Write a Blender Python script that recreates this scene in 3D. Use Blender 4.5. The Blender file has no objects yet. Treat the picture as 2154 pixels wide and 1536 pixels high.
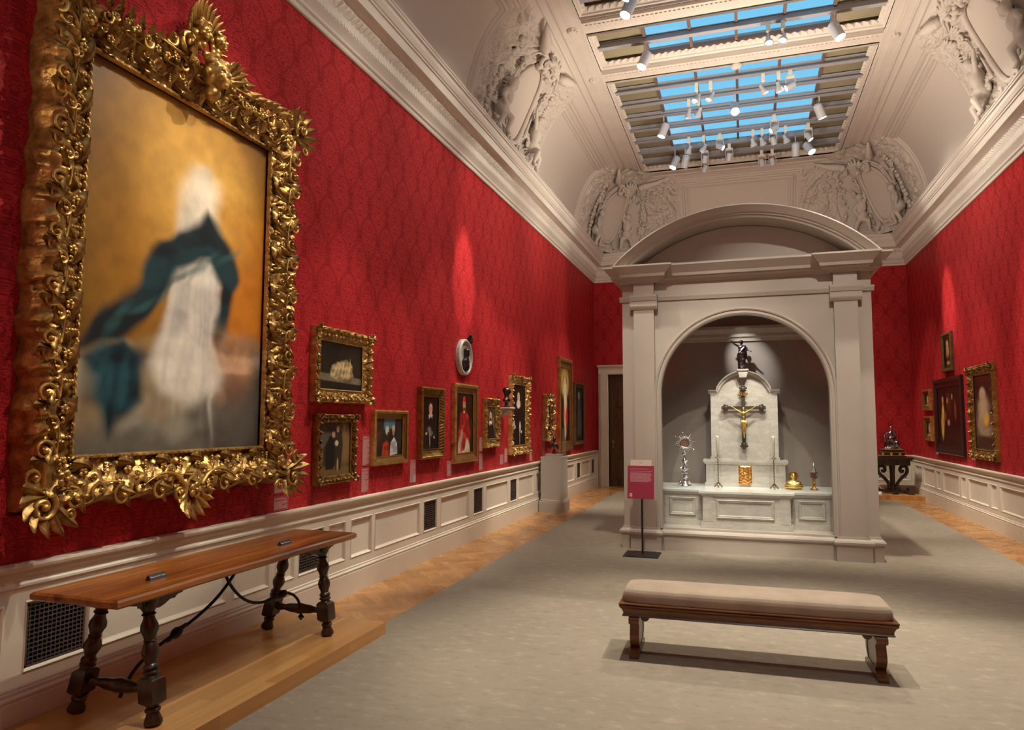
import bpy, bmesh, math, random
import numpy as np
from mathutils import Vector, Matrix, Quaternion
PI = math.pi
scene = bpy.context.scene
COL = scene.collection

# ------------------------------------------------------------------ camera
F_PX, CX, CY = 1484.0, 1077.0, 768.0
EYE = Vector((0.0, 0.0, 1.6))
def _n(v): return Vector(v).normalized()
_vy = _n((1563 - CX, -(886 - CY), F_PX))
_vx = -_n((-3479 - CX, -(873 - CY), F_PX))
_vx = (_vx - _vy * _vx.dot(_vy)).normalized()
_vz = _vx.cross(_vy) * -1
if _vz[1] < 0: _vz = -_vz
c_right = Vector((_vx[0], _vy[0], _vz[0]))
c_up = Vector((_vx[1], _vy[1], _vz[1]))
c_fwd = Vector((_vx[2], _vy[2], _vz[2]))
cam_data = bpy.data.cameras.new('camera')
cam = bpy.data.objects.new('camera', cam_data); COL.objects.link(cam)
cam.matrix_world = Matrix(((c_right.x, c_up.x, -c_fwd.x, EYE.x), (c_right.y, c_up.y, -c_fwd.y, EYE.y),
                           (c_right.z, c_up.z, -c_fwd.z, EYE.z), (0, 0, 0, 1)))
cam_data.sensor_fit = 'HORIZONTAL'; cam_data.sensor_width = 36.0
cam_data.lens = F_PX * 36.0 / 2154.0
cam_data.clip_start = 0.05; cam_data.clip_end = 200
scene.camera = cam

# ------------------------------------------------------------------ world (evening-blue daylight sky above the skylight)
world = bpy.data.worlds.new('sky'); scene.world = world; world.use_nodes = True
wn = world.node_tree; wn.nodes.clear()
w_out = wn.nodes.new('ShaderNodeOutputWorld'); w_bg = wn.nodes.new('ShaderNodeBackground')
w_tc = wn.nodes.new('ShaderNodeTexCoord'); w_map = wn.nodes.new('ShaderNodeMapping'); w_noi = wn.nodes.new('ShaderNodeTexNoise'); w_ramp = wn.nodes.new('ShaderNodeValToRGB')
w_map.inputs['Scale'].default_value = (2.2, 1.6, 3.0); w_noi.inputs['Scale'].default_value = 2.6; w_noi.inputs['Detail'].default_value = 5
w_ramp.color_ramp.elements[0].position = 0.50; w_ramp.color_ramp.elements[0].color = (0.25, 0.69, 0.98, 1)
w_ramp.color_ramp.elements[1].position = 0.72; w_ramp.color_ramp.elements[1].color = (0.60, 0.86, 0.96, 1)
wn.links.new(w_tc.outputs['Generated'], w_map.inputs['Vector']); wn.links.new(w_map.outputs[0], w_noi.inputs['Vector'])
wn.links.new(w_noi.outputs[0], w_ramp.inputs[0]); wn.links.new(w_ramp.outputs[0], w_bg.inputs['Color'])
w_bg.inputs['Strength'].default_value = 0.80
wn.links.new(w_bg.outputs[0], w_out.inputs['Surface'])

scene.view_settings.view_transform = 'Standard'
scene.view_settings.look = 'None'
scene.view_settings.gamma = 1.0
scene.view_settings.use_curve_mapping = False
scene.view_settings.exposure = 0.30
LAMP = 1.0            # overall lamp power factor
WARM = (1.0, 0.905, 0.765)

# ------------------------------------------------------------------ mesh helpers
def lin(c):
    r = []
    for v in c[:3]:
        v = v / 255.0
        r.append(v / 12.92 if v <= 0.04045 else ((v + 0.055) / 1.055) ** 2.4)
    return tuple(r)

class MB:
    """collects geometry for one mesh object"""
    def __init__(s): s.v = []; s.f = []; s.m = None
    def add(s, vs, fs):
        o = len(s.v)
        if s.m is not None: vs = [s.m @ Vector(p) for p in vs]
        s.v.extend([tuple(p) for p in vs]); s.f.extend([tuple(i + o for i in f) for f in fs])
    def box(s, x0, x1, y0, y1, z0, z1):
        if x0 > x1: x0, x1 = x1, x0
        if y0 > y1: y0, y1 = y1, y0
        if z0 > z1: z0, z1 = z1, z0
        s.add([(x0,y0,z0),(x1,y0,z0),(x1,y1,z0),(x0,y1,z0),(x0,y0,z1),(x1,y0,z1),(x1,y1,z1),(x0,y1,z1)],
              [(0,3,2,1),(4,5,6,7),(0,1,5,4),(1,2,6,5),(2,3,7,6),(3,0,4,7)])
        return s
    def prism(s, poly, axis, a, b):
        """poly in the two other axes (x->(y,z), y->(x,z), z->(x,y)), extruded a..b"""
        n = len(poly)
        def P(p, t): return {'x': (t, p[0], p[1]), 'y': (p[0], t, p[1]), 'z': (p[0], p[1], t)}[axis]
        s.add([P(p, a) for p in poly] + [P(p, b) for p in poly],
              [tuple(range(n - 1, -1, -1)), tuple(range(n, 2 * n))] + [(i, (i + 1) % n, n + (i + 1) % n, n + i) for i in range(n)])
        return s
    def tube(s, pts, r, n=8, caps=True, closed=False, flat=1.0, up=None):
        pts = [Vector(p) for p in pts]; k = len(pts)
        rs = r if hasattr(r, '__len__') else [r] * k
        ref = Vector(up) if up is not None else None
        vs = []; prev = None
        for i, p in enumerate(pts):
            if closed: t = pts[(i + 1) % k] - pts[i - 1]
            else: t = pts[min(i + 1, k - 1)] - pts[max(i - 1, 0)]
            if t.length < 1e-9: t = Vector((0, 0, 1))
            t.normalize()
            if ref is not None: u = t.cross(ref)
            elif prev is None: u = t.cross(Vector((0, 0, 1)) if abs(t.z) < 0.9 else Vector((1, 0, 0)))
            else: u = prev - t * prev.dot(t)
            if u.length < 1e-6: u = t.cross(Vector((0, 1, 0)))
            if u.length < 1e-6: u = t.cross(Vector((1, 0, 0)))
            u.normalize(); w = t.cross(u).normalized(); prev = u
            for j in range(n):
                a = 2 * PI * j / n
                vs.append(p + u * (rs[i] * math.cos(a)) + w * (rs[i] * flat * math.sin(a)))
        fs = []
        for i in range(k if closed else k - 1):
            for j in range(n):
                a = i * n + j; b = i * n + (j + 1) % n; c = ((i + 1) % k) * n + (j + 1) % n; d = ((i + 1) % k) * n + j
                fs.append((a, b, c, d))
        if caps and not closed:
            fs.append(tuple(range(n - 1, -1, -1))); fs.append(tuple((k - 1) * n + j for j in range(n)))
        s.add(vs, fs); return s
    def lathe(s, prof, n=20, base=(0, 0, 0), axis=(0, 0, 1), square=None):
        """prof: (r, h) along axis from base"""
        ax = Vector(axis).normalized(); q = Vector((0, 0, 1)).rotation_difference(ax); b = Vector(base)
        vs = []
        for r, h in prof:
            for j in range(n):
                a = 2 * PI * j / n
                vs.append(b + q @ Vector((r * math.cos(a), r * math.sin(a), h)))
        fs = []
        for i in range(len(prof) - 1):
            for j in range(n): fs.append((i*n+j, i*n+(j+1) % n, (i+1)*n+(j+1) % n, (i+1)*n+j))
        fs.append(tuple(range(n - 1, -1, -1))); fs.append(tuple((len(prof)-1)*n + j for j in range(n)))
        s.add(vs, fs); return s
    def grid(s, nu, nv, fn, closed_u=False):
        vs = [fn(i / (nu - (0 if closed_u else 1)), j / (nv - 1)) for j in range(nv) for i in range(nu)]
        fs = []
        for j in range(nv - 1):
            for i in range(nu if closed_u else nu - 1):
                a = j*nu+i; b = j*nu+(i+1) % nu
                fs.append((a, b, b + nu, a + nu))
        s.add(vs, fs); return s
    def ball(s, c, r, n=10, sc=(1, 1, 1)):
        c = Vector(c); m = max(4, n // 2 + 1)
        prof = [(math.sin(PI*i/m), -math.cos(PI*i/m)) for i in range(m + 1)]
        vs = []
        for rr, h in prof:
            rr = max(rr, 1e-4)
            for j in range(n):
                a = 2*PI*j/n
                vs.append((c.x + r*sc[0]*rr*math.cos(a), c.y + r*sc[1]*rr*math.sin(a), c.z + r*sc[2]*h))
        fs = []
        for i in range(m):
            for j in range(n): fs.append((i*n+j, i*n+(j+1) % n, (i+1)*n+(j+1) % n, (i+1)*n+j))
        s.add(vs, fs); return s
    def build(s, name, mat, parent=None, smooth=False, angle=None, loc=None, fix=True):
        me = bpy.data.meshes.new(name)
        me.from_pydata(s.v, [], s.f); 
        if fix:
            bm = bmesh.new(); bm.from_mesh(me)
            bmesh.ops.recalc_face_normals(bm, faces=bm.faces); bm.to_mesh(me); bm.free()
        me.materials.append(mat)
        if smooth: me.polygons.foreach_set('use_smooth', [True] * len(me.polygons))
        if angle is not None:
            me.polygons.foreach_set('use_smooth', [True] * len(me.polygons))
            try: me.set_sharp_from_angle(angle=math.radians(angle))
            except Exception: pass
        o = bpy.data.objects.new(name, me); COL.objects.link(o)
        if parent is not None: o.parent = parent
        if loc is not None: o.location = loc
        return o

def tag(o, label=None, cat=None, group=None, kind=None):
    if label: o['label'] = label
    if cat: o['category'] = cat
    if group: o['group'] = group
    if kind: o['kind'] = kind
    return o
def empty(name, loc=(0, 0, 0), rz=0.0, label=None, cat=None, group=None, kind=None):
    o = bpy.data.objects.new(name, None); COL.objects.link(o)
    o.location = loc; o.rotation_euler = (0, 0, rz); o.empty_display_size = 0.1
    return tag(o, label, cat, group, kind)
def copy_tree(src, parent=None):
    c = src.copy(); COL.objects.link(c)
    if parent is not None: c.parent = parent
    for ch in list(src.children): copy_tree(ch, c)
    return c
def npmesh(name, V, nu, nv, mat, parent=None, smooth=True, flip=False, colors=None):
    """grid mesh from numpy array V (nv,nu,3)"""
    idx = np.arange(nu * nv).reshape(nv, nu)
    a = idx[:-1, :-1].ravel(); b = idx[:-1, 1:].ravel(); c = idx[1:, 1:].ravel(); d = idx[1:, :-1].ravel()
    q = np.stack([a, b, c, d] if not flip else [d, c, b, a], 1).astype(np.int32)
    me = bpy.data.meshes.new(name)
    me.vertices.add(nu * nv); me.vertices.foreach_set('co', V.reshape(-1).astype(np.float32))
    nf = len(q); me.loops.add(nf * 4); me.loops.foreach_set('vertex_index', q.ravel())
    me.polygons.add(nf); me.polygons.foreach_set('loop_start', (np.arange(nf) * 4).astype(np.int32))
    try: me.polygons.foreach_set('loop_total', np.full(nf, 4, np.int32))
    except Exception: pass
    me.update(calc_edges=True)
    if smooth: me.polygons.foreach_set('use_smooth', np.ones(nf, bool))
    if colors is not None:
        at = me.color_attributes.new('paint', 'FLOAT_COLOR', 'POINT')
        cc = np.ones((nu * nv, 4), np.float32); cc[:, :3] = colors.reshape(-1, 3)
        at.data.foreach_set('color', cc.ravel())
    me.materials.append(mat)
    o = bpy.data.objects.new(name, me); COL.objects.link(o)
    if parent is not None: o.parent = parent
    return o

# numpy noise --------------------------------------------------------------
def _hash(ix, iy, seed):
    h = (ix.astype(np.int64) * 374761393 + iy.astype(np.int64) * 668265263 + seed * 982451653) & 0x7fffffff
    h = (h ^ (h >> 13)) * 1274126177 & 0x7fffffff
    h = h ^ (h >> 16)
    return (h & 0xffff) / 65535.0
def vnoise(x, y, seed=0):
    ix = np.floor(x); iy = np.floor(y); fx = x - ix; fy = y - iy
    fx = fx*fx*(3-2*fx); fy = fy*fy*(3-2*fy)
    a = _hash(ix, iy, seed); b = _hash(ix+1, iy, seed); c = _hash(ix, iy+1, seed); d = _hash(ix+1, iy+1, seed)
    return (a*(1-fx)+b*fx)*(1-fy) + (c*(1-fx)+d*fx)*fy
def fbm(x, y, seed=0, o=4):
    r = 0; a = 0.5; t = 0
    for i in range(o):
        r = r + a*vnoise(x, y, seed+i*17); t += a; x = x*2.03+5.1; y = y*2.03+1.7; a *= 0.5
    return r / t
def sstep(a, b, x):
    t = np.clip((x-a)/(b-a), 0, 1); return t*t*(3-2*t)
def foliage(x, y, seed=0):
    """carved leafy clutter 0..1"""
    wx = x + 0.55*(fbm(x*0.9, y*0.9, seed+3, 3)-0.5)*2; wy = y + 0.55*(fbm(x*0.9+9, y*0.9+4, seed+5, 3)-0.5)*2
    a = np.abs(np.sin(PI*(wx*1.0+0.35*np.sin(2.1*wy)))) * np.abs(np.sin(PI*(wy*0.8+0.3*np.sin(1.7*wx+1))))
    ang = fbm(wx*1.1, wy*1.1, seed+11, 2)*9
    ribs = 0.5+0.5*np.sin(9.0*(wx*np.cos(ang)+wy*np.sin(ang)))
    r = a*(0.55+0.45*ribs)
    hole = sstep(0.30, 0.45, fbm(wx*2.3, wy*2.3, seed+23, 2))
    return np.clip(r*1.15, 0, 1)*hole

# ------------------------------------------------------------------ materials
class NT:
    def __init__(s, name):
        s.m = bpy.data.materials.new(name); s.m.use_nodes = True; s.t = s.m.node_tree
        s.b = s.t.nodes['Principled BSDF']; s.out = s.t.nodes['Material Output']
    def n(s, typ, **kw):
        nd = s.t.nodes.new(typ)
        for k, v in kw.items():
            if k == 'inp':
                for i, val in v.items():
                    if hasattr(val, 'is_linked') or isinstance(val, bpy.types.NodeSocket): s.t.links.new(val, nd.inputs[i])
                    else: nd.inputs[i].default_value = val
            else: setattr(nd, k, v)
        return nd
    def l(s, a, b): s.t.links.new(a, b)
    def math(s, op, a, b=None, c=None):
        nd = s.n('ShaderNodeMath', operation=op)
        for i, v in enumerate([a, b, c]):
            if v is None: continue
            if isinstance(v, bpy.types.NodeSocket): s.l(v, nd.inputs[i])
            else: nd.inputs[i].default_value = v
        return nd.outputs[0]
    def mix(s, fac, a, b, typ='MIX'):
        nd = s.n('ShaderNodeMix', data_type='RGBA', blend_type=typ)
        for sock, v in ((nd.inputs[0], fac), (nd.inputs[6], a), (nd.inputs[7], b)):
            if isinstance(v, bpy.types.NodeSocket): s.l(v, sock)
            else: sock.default_value = v if not isinstance(v, tuple) or len(v) == 4 else (*v, 1)
        return nd.outputs[2]
    def coord(s, kind='Object', scale=(1, 1, 1), rot=(0, 0, 0)):
        tc = s.n('ShaderNodeTexCoord'); mp = s.n('ShaderNodeMapping')
        mp.inputs['Scale'].default_value = scale; mp.inputs['Rotation'].default_value = rot
        s.l(tc.outputs[kind], mp.inputs['Vector']); return mp.outputs[0]
    def geo(s, scale=(1, 1, 1), rot=(0, 0, 0)):
        g = s.n('ShaderNodeNewGeometry'); mp = s.n('ShaderNodeMapping')
        mp.inputs['Scale'].default_value = scale; mp.inputs['Rotation'].default_value = rot
        s.l(g.outputs['Position'], mp.inputs['Vector']); return mp.outputs[0]
    def noise(s, vec, scale, detail=3, rough=0.5):
        nd = s.n('ShaderNodeTexNoise'); nd.inputs['Scale'].default_value = scale; nd.inputs['Detail'].default_value = detail
        nd.inputs['Roughness'].default_value = rough
        if vec is not None: s.l(vec, nd.inputs['Vector'])
        return nd.outputs[0]
    def ramp(s, fac, stops):
        nd = s.n('ShaderNodeValToRGB'); cr = nd.color_ramp
        while len(cr.elements) < len(stops): cr.elements.new(0.5)
        for e, (p, c) in zip(cr.elements, stops): e.position = p; e.color = (*c, 1) if len(c) == 3 else c
        s.l(fac, nd.inputs[0]); return nd.outputs[0]
    def mrange(s, v, a, b, c=0.0, d=1.0):
        nd = s.n('ShaderNodeMapRange'); s.l(v, nd.inputs[0])
        for i, x in enumerate((a, b, c, d)): nd.inputs[i+1].default_value = x
        return nd.outputs[0]
    def bump(s, h, dist=0.01, strength=1.0):
        nd = s.n('ShaderNodeBump'); nd.inputs['Distance'].default_value = dist; nd.inputs['Strength'].default_value = strength
        s.l(h, nd.inputs['Height']); s.l(nd.outputs[0], s.b.inputs['Normal'])
    def base(s, c):
        if isinstance(c, bpy.types.NodeSocket): s.l(c, s.b.inputs['Base Color'])
        else: s.b.inputs['Base Color'].default_value = (*c, 1)
    def set(s, rough=0.5, metal=0.0, spec=0.5, **kw):
        s.b.inputs['Roughness'].default_value = rough; s.b.inputs['Metallic'].default_value = metal
        s.b.inputs['Specular IOR Level'].default_value = spec
        for k, v in kw.items(): s.b.inputs[k].default_value = v
        return s.m

def simple(name, c, rough=0.5, metal=0.0, spec=0.5, var=0.0, vs=8.0, bump=0.0, bs=60.0, **kw):
    t = NT(name)
    if var > 0:
        nz = t.noise(t.geo(), vs, 4)
        col = t.mix(t.mrange(nz, 0.3, 0.7), tuple(x*(1-var) for x in c), tuple(min(1, x*(1+var)) for x in c)); t.base(col)
    else: t.base(c)
    if bump > 0: t.bump(t.noise(t.geo(), bs, 3), bump)
    return t.set(rough, metal, spec, **kw)

def mat_damask(name, horiz):
    """woven ogee damask: mirrored leaf scrolls inside half-dropped ogees"""
    t = NT(name)
    g = t.n('ShaderNodeNewGeometry'); sp = t.n('ShaderNodeSeparateXYZ'); t.l(g.outputs['Position'], sp.inputs[0])
    h = sp.outputs[horiz]; z = sp.outputs[2]; pos = t.geo()
    pu, pv = 0.36, 0.62
    u = t.math('MULTIPLY', h, 2*PI/pu); v = t.math('MULTIPLY', z, 2*PI/pv)
    cu = t.math('COSINE', u); cv = t.math('COSINE', v); ogee = t.math('SUBTRACT', cu, t.math('SINE', t.math('MULTIPLY', cv, 1.5708)))
    sgn = t.math('MULTIPLY', t.math('SINE', v), 1.0)
    s2 = t.math('MULTIPLY', t.math('SINE', t.math('MULTIPLY', h, PI/pu)), t.math('SINE', t.math('MULTIPLY', h, PI/pu)))
    cmb = t.n('ShaderNodeCombineXYZ'); t.l(t.math('MULTIPLY', s2, 1.15), cmb.inputs[0]); t.l(sgn, cmb.inputs[1]); t.l(cv, cmb.inputs[2])
    fn = t.noise(cmb.outputs[0], 2.4, 2, 0.5)
    leaf = t.math('SINE', t.math('ADD', t.math('MULTIPLY', fn, 46.0), t.math('MULTIPLY', ogee, 2.6)))
    ring = t.math('ABSOLUTE', t.math('ADD', ogee, t.math('MULTIPLY', leaf, 0.20)))
    lines = t.mrange(ring, 0.06, 0.20, 1.0, 0.0)
    scroll = t.mrange(leaf, 0.10, 0.42, 0.0, 0.92)
    scallop = t.mrange(t.math('ABSOLUTE', t.math('ADD', t.math('ABSOLUTE', ogee), t.math('MULTIPLY', leaf, .12))), 1.28, 1.05, 0.0, 1.0)
    pat = t.math('MAXIMUM', lines, t.math('MULTIPLY', scroll, 1.0))
    big = t.noise(pos, 1.3, 3)
    field = t.mix(t.mrange(big, 0.3, 0.7), (0.415, 0.022, 0.025), (0.475, 0.028, 0.030))
    col = t.mix(pat, field, (0.255, 0.012, 0.014)); t.base(col)
    r = t.mrange(pat, 0, 1, 0.48, 0.66); t.l(r, t.b.inputs['Roughness'])
    t.b.inputs['Specular IOR Level'].default_value = 0.10
    hgt = t.math('ADD', pat, t.math('MULTIPLY', t.noise(pos, 260.0, 1), 0.5)); t.bump(hgt, 0.0015, 0.5)
    return t.m

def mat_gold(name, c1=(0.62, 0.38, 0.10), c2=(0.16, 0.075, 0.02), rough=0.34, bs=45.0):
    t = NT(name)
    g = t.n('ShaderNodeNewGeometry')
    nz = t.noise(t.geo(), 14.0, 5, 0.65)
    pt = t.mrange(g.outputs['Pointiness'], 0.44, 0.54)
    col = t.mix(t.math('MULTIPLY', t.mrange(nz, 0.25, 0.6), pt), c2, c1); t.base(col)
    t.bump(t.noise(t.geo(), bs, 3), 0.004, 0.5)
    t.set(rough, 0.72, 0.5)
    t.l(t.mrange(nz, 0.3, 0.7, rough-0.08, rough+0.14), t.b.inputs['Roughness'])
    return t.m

def mat_wood(name, c1, c2, scale=(6, 6, 1), rough=0.35, spec=0.5, dark=None):
    """grain runs along the axis with the smallest scale"""
    t = NT(name); n1 = t.noise(t.geo(scale), 1.6, 5, 0.62); n2 = t.noise(t.geo(tuple(q*7 for q in scale)), 1.0, 3)
    stops = [(0.34, c2), (0.64, c1)] if dark is None else [(0.3, dark), (0.44, c2), (0.64, c1)]
    t.base(t.mix(t.mrange(n2, .35, .7, 0, .4), t.ramp(n1, stops), tuple(q*.6 for q in c2))); t.bump(n2, 0.0015, 0.3)
    return t.set(rough, 0, spec)

PLASTER = simple('plaster', (0.56, 0.50, 0.44), 0.75, var=0.05, vs=2.5)
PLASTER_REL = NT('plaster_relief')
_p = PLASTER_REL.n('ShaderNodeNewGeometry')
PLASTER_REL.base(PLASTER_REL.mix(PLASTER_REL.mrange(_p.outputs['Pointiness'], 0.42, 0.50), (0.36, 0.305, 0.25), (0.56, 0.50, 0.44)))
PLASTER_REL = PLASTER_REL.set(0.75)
CORNICE_P = simple('cornice_paint', (0.62, 0.57, 0.50), 0.6, var=0.03, vs=3)
WOODWORK = simple('cream_paint', (0.66, 0.59, 0.47), 0.42, var=0.03, vs=3)
TABPAINT = simple('tabernacle_paint', (0.42, 0.372, 0.312), 0.5, var=0.03, vs=3)
RED_X = mat_damask('red_damask_side', 1)
RED_Y = mat_damask('red_damask_end', 0)
GOLD = mat_gold('gilding')
GOLD2 = mat_gold('pale_gilding', (0.74, 0.49, 0.16), (0.24, 0.12, 0.03), 0.34)
GOLD3 = mat_gold('dull_gilding', (0.40, 0.22, 0.05), (0.15, 0.07, 0.02), 0.42)
GOLD_BR = simple('polished_gold', (0.92, 0.64, 0.20), 0.33, 1.0, var=0.1, vs=30, bump=0.001, bs=120)
SILVER = simple('silver', (0.78, 0.78, 0.80), 0.16, 1.0, var=0.08, vs=30)
BRONZE = simple('dark_bronze', (0.075, 0.060, 0.055), 0.28, 0.9, var=0.2, vs=20)
IRON = simple('black_iron', (0.012, 0.011, 0.010), 0.5, 0.6)
BLACKSTEEL = simple('black_steel', (0.022, 0.021, 0.022), 0.45, 0.3)
DARKWOOD = mat_wood('dark_turned_walnut', (0.060, 0.028, 0.014), (0.020, 0.009, 0.005), (12, 12, 3), 0.28)
TABLETOP = mat_wood('walnut_table_top', (0.44, 0.155, 0.028), (0.26, 0.080, 0.014), (9, .55, 9), 0.24, dark=(0.085, 0.026, 0.008))
BENCHWOOD = mat_wood('bench_walnut', (0.21, 0.090, 0.036), (0.10, 0.038, 0.014), (1.5, 16, 16), 0.3)
FRAMEDARK = simple('ebonised_frame', (0.020, 0.014, 0.011), 0.3, var=0.2)
FRAMEBROWN = mat_wood('brown_frame', (0.16, 0.085, 0.03), (0.07, 0.035, 0.012), (14, 14, 14), 0.4)
WHITE_METAL = simple('white_enamel', (0.50, 0.50, 0.52), 0.4)
BLACK = simple('matte_black', (0.008, 0.007, 0.007), 0.7)
DOORWOOD = mat_wood('door_walnut', (0.13, 0.055, 0.022), (0.05, 0.02, 0.009), (9, 9, 1), 0.35)
VELVET = NT('tan_velvet'); VELVET.base(VELVET.mix(VELVET.mrange(VELVET.noise(VELVET.geo((1, 1, 1)), 5.0, 4), 0.35, 0.65), (0.29, 0.225, 0.165), (0.35, 0.275, 0.20)))
VELVET.bump(VELVET.noise(VELVET.geo(), 400, 2), 0.001, 0.4)
VELVET = VELVET.set(0.85, 0, 0.2, **{'Sheen Weight': 0.2, 'Sheen Roughness': 0.5})
# ------------------------------------------------------------------ floor materials
def mat_carpet():
    t = NT('taupe_carpet'); g = t.geo()
    n1 = t.noise(g, 1.1, 4); n2 = t.noise(t.geo((9, 14, 9)), 1.0, 4, 0.6); n3 = t.noise(g, 170, 2)
    c = t.mix(t.mrange(n1, 0.3, 0.7), (0.268, 0.230, 0.176), (0.312, 0.270, 0.208))
    c = t.mix(t.mrange(n2, 0.54, 0.68, 0, 0.7), c, (0.235, 0.19, 0.14))
    c = t.mix(t.mrange(n2, 0.44, 0.32, 0, 0.5), c, (0.43, 0.36, 0.27))
    c = t.mix(t.mrange(n3, 0.3, 0.7, 0, 0.35), c, (0.235, 0.195, 0.145)); t.base(c)
    t.bump(n3, 0.004, 0.6)
    return t.set(0.95, 0, 0.1)
def mat_parquet():
    """herringbone oak laid along the walls"""
    t = NT('herringbone_oak'); g = t.n('ShaderNodeNewGeometry'); sp = t.n('ShaderNodeSeparateXYZ'); t.l(g.outputs['Position'], sp.inputs[0])
    x, y = sp.outputs[0], sp.outputs[1]; W = 0.095
    # 45 degree coordinates in units of block width
    a = t.math('MULTIPLY', t.math('ADD', x, y), 0.7071/W); b = t.math('MULTIPLY', t.math('SUBTRACT', x, y), 0.7071/W)
    fa, fb = t.math('FLOOR', a), t.math('FLOOR', b)
    L = 4.0
    # herringbone: cell (i,j) belongs to horizontal block if mod(i-j,2L) < L
    d = t.math('FLOORED_MODULO', t.math('SUBTRACT', fa, fb), 2*L)
    hor = t.math('LESS_THAN', d, L)
    id_h = t.math('ADD', t.math('MULTIPLY', t.math('SUBTRACT', fa, d), 3.17), t.math('MULTIPLY', fb, 7.31))
    id_v = t.math('ADD', t.math('MULTIPLY', t.math('ADD', fb, t.math('SUBTRACT', d, L)), 5.77), t.math('MULTIPLY', fa, 2.39))
    idn = t.math('ADD', t.math('MULTIPLY', hor, id_h), t.math('MULTIPLY', t.math('SUBTRACT', 1.0, hor), t.math('ADD', id_v, 91.3)))
    wn_ = t.n('ShaderNodeTexWhiteNoise', noise_dimensions='1D'); t.l(idn, wn_.inputs['W'])
    across = t.math('ADD', t.math('MULTIPLY', hor, t.math('FRACT', b)), t.math('MULTIPLY', t.math('SUBTRACT', 1.0, hor), t.math('FRACT', a)))
    seam = t.math('MINIMUM', across, t.math('SUBTRACT', 1.0, across))
    gh = t.n('ShaderNodeCombineXYZ'); t.l(t.math('MULTIPLY', a, 0.12), gh.inputs[0]); t.l(b, gh.inputs[1]); t.l(idn, gh.inputs[2])
    gv = t.n('ShaderNodeCombineXYZ'); t.l(t.math('MULTIPLY', b, 0.12), gv.inputs[0]); t.l(a, gv.inputs[1]); t.l(idn, gv.inputs[2])
    gm = t.n('ShaderNodeMix', data_type='VECTOR'); t.l(hor, gm.inputs[0]); t.l(gv.outputs[0], gm.inputs[4]); t.l(gh.outputs[0], gm.inputs[5])
    gr = t.noise(gm.outputs[1], 3.0, 4, 0.6)
    c = t.ramp(wn_.outputs['Value'], [(0.0, (0.34, 0.155, 0.048)), (0.5, (0.46, 0.22, 0.072)), (1.0, (0.60, 0.31, 0.105))])
    c = t.mix(t.mrange(gr, 0.3, 0.7, 0, 0.5), c, (0.30, 0.13, 0.04))
    c = t.mix(t.mrange(seam, 0.0, 0.035, 0.6, 0.0), c, (0.12, 0.05, 0.02)); t.base(c)
    t.l(t.mrange(gr, 0.3, 0.7, 0.2, 0.34), t.b.inputs['Roughness']); t.b.inputs['Specular IOR Level'].default_value = 0.5
    return t.m
def mat_planks():
    """straight oak strips for the display plinths"""
    t = NT('oak_plinth'); g = t.n('ShaderNodeNewGeometry'); sp = t.n('ShaderNodeSeparateXYZ'); t.l(g.outputs['Position'], sp.inputs[0])
    a = t.math('MULTIPLY', sp.outputs[0], 1/0.083); fa = t.math('FLOOR', a)
    yy = t.math('ADD', t.math('MULTIPLY', sp.outputs[1], 0.8), t.math('MULTIPLY', fa, 0.37)); fy = t.math('FLOOR', yy)
    wn_ = t.n('ShaderNodeTexWhiteNoise', noise_dimensions='2D'); cb = t.n('ShaderNodeCombineXYZ'); t.l(fa, cb.inputs[0]); t.l(fy, cb.inputs[1]); t.l(cb.outputs[0], wn_.inputs['Vector'])
    fr = t.math('FRACT', a); seam = t.math('MINIMUM', fr, t.math('SUBTRACT', 1.0, fr))
    gr = t.noise(t.geo((14, 0.9, 14)), 2.0, 4, 0.6)
    c = t.ramp(wn_.outputs['Value'], [(0, (0.46, 0.225, 0.068)), (0.6, (0.56, 0.29, 0.09)), (1, (0.66, 0.36, 0.12))])
    c = t.mix(t.mrange(gr, 0.35, 0.7, 0, 0.4), c, (0.38, 0.17, 0.045))
    c = t.mix(t.mrange(seam, 0, 0.02, 0.45, 0), c, (0.2, 0.09, 0.03)); t.base(c)
    return t.set(0.28, 0, 0.5)
CARPET, PARQUET, PLANKS = mat_carpet(), mat_parquet(), mat_planks()

XW, YF, YB = 3.5, 17.3, -4.0
def struct(o): o['kind'] = 'structure'; return o
struct(MB().box(-XW-.3, XW+.3, YB-.3, YF+.3, -0.2, 0.0).build('floor', PARQUET))
rug = MB(); rug.box(-2.72, 2.93, YB+.8, 16.0, 0.0005, 0.009)
tag(rug.build('carpet', CARPET), 'wide taupe carpet running down the middle of the gallery floor', 'carpet')

# walls -----------------------------------------------------------------
struct(MB().box(-XW-.3, -XW, YB-.3, YF, 0, 6.2).build('wall_left', RED_X))
struct(MB().box(XW, XW+.3, YB-.3, YF, 0, 6.2).build('wall_right', RED_X))
wf = MB()                                     # far wall with the door opening
DX0, DX1, DH = -3.14, -2.02, 2.73
wf.box(-XW-.3, DX0, YF, YF+.3, 0, 7.6).box(DX1, XW+.3, YF, YF+.3, 0, 7.6).box(DX0, DX1, YF, YF+.3, DH, 7.6)
struct(wf.build('wall_far', RED_Y))
struct(MB().box(-XW-.3, XW+.3, YB-.3, YB, 0, 7.6).build('wall_back', RED_Y))

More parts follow.
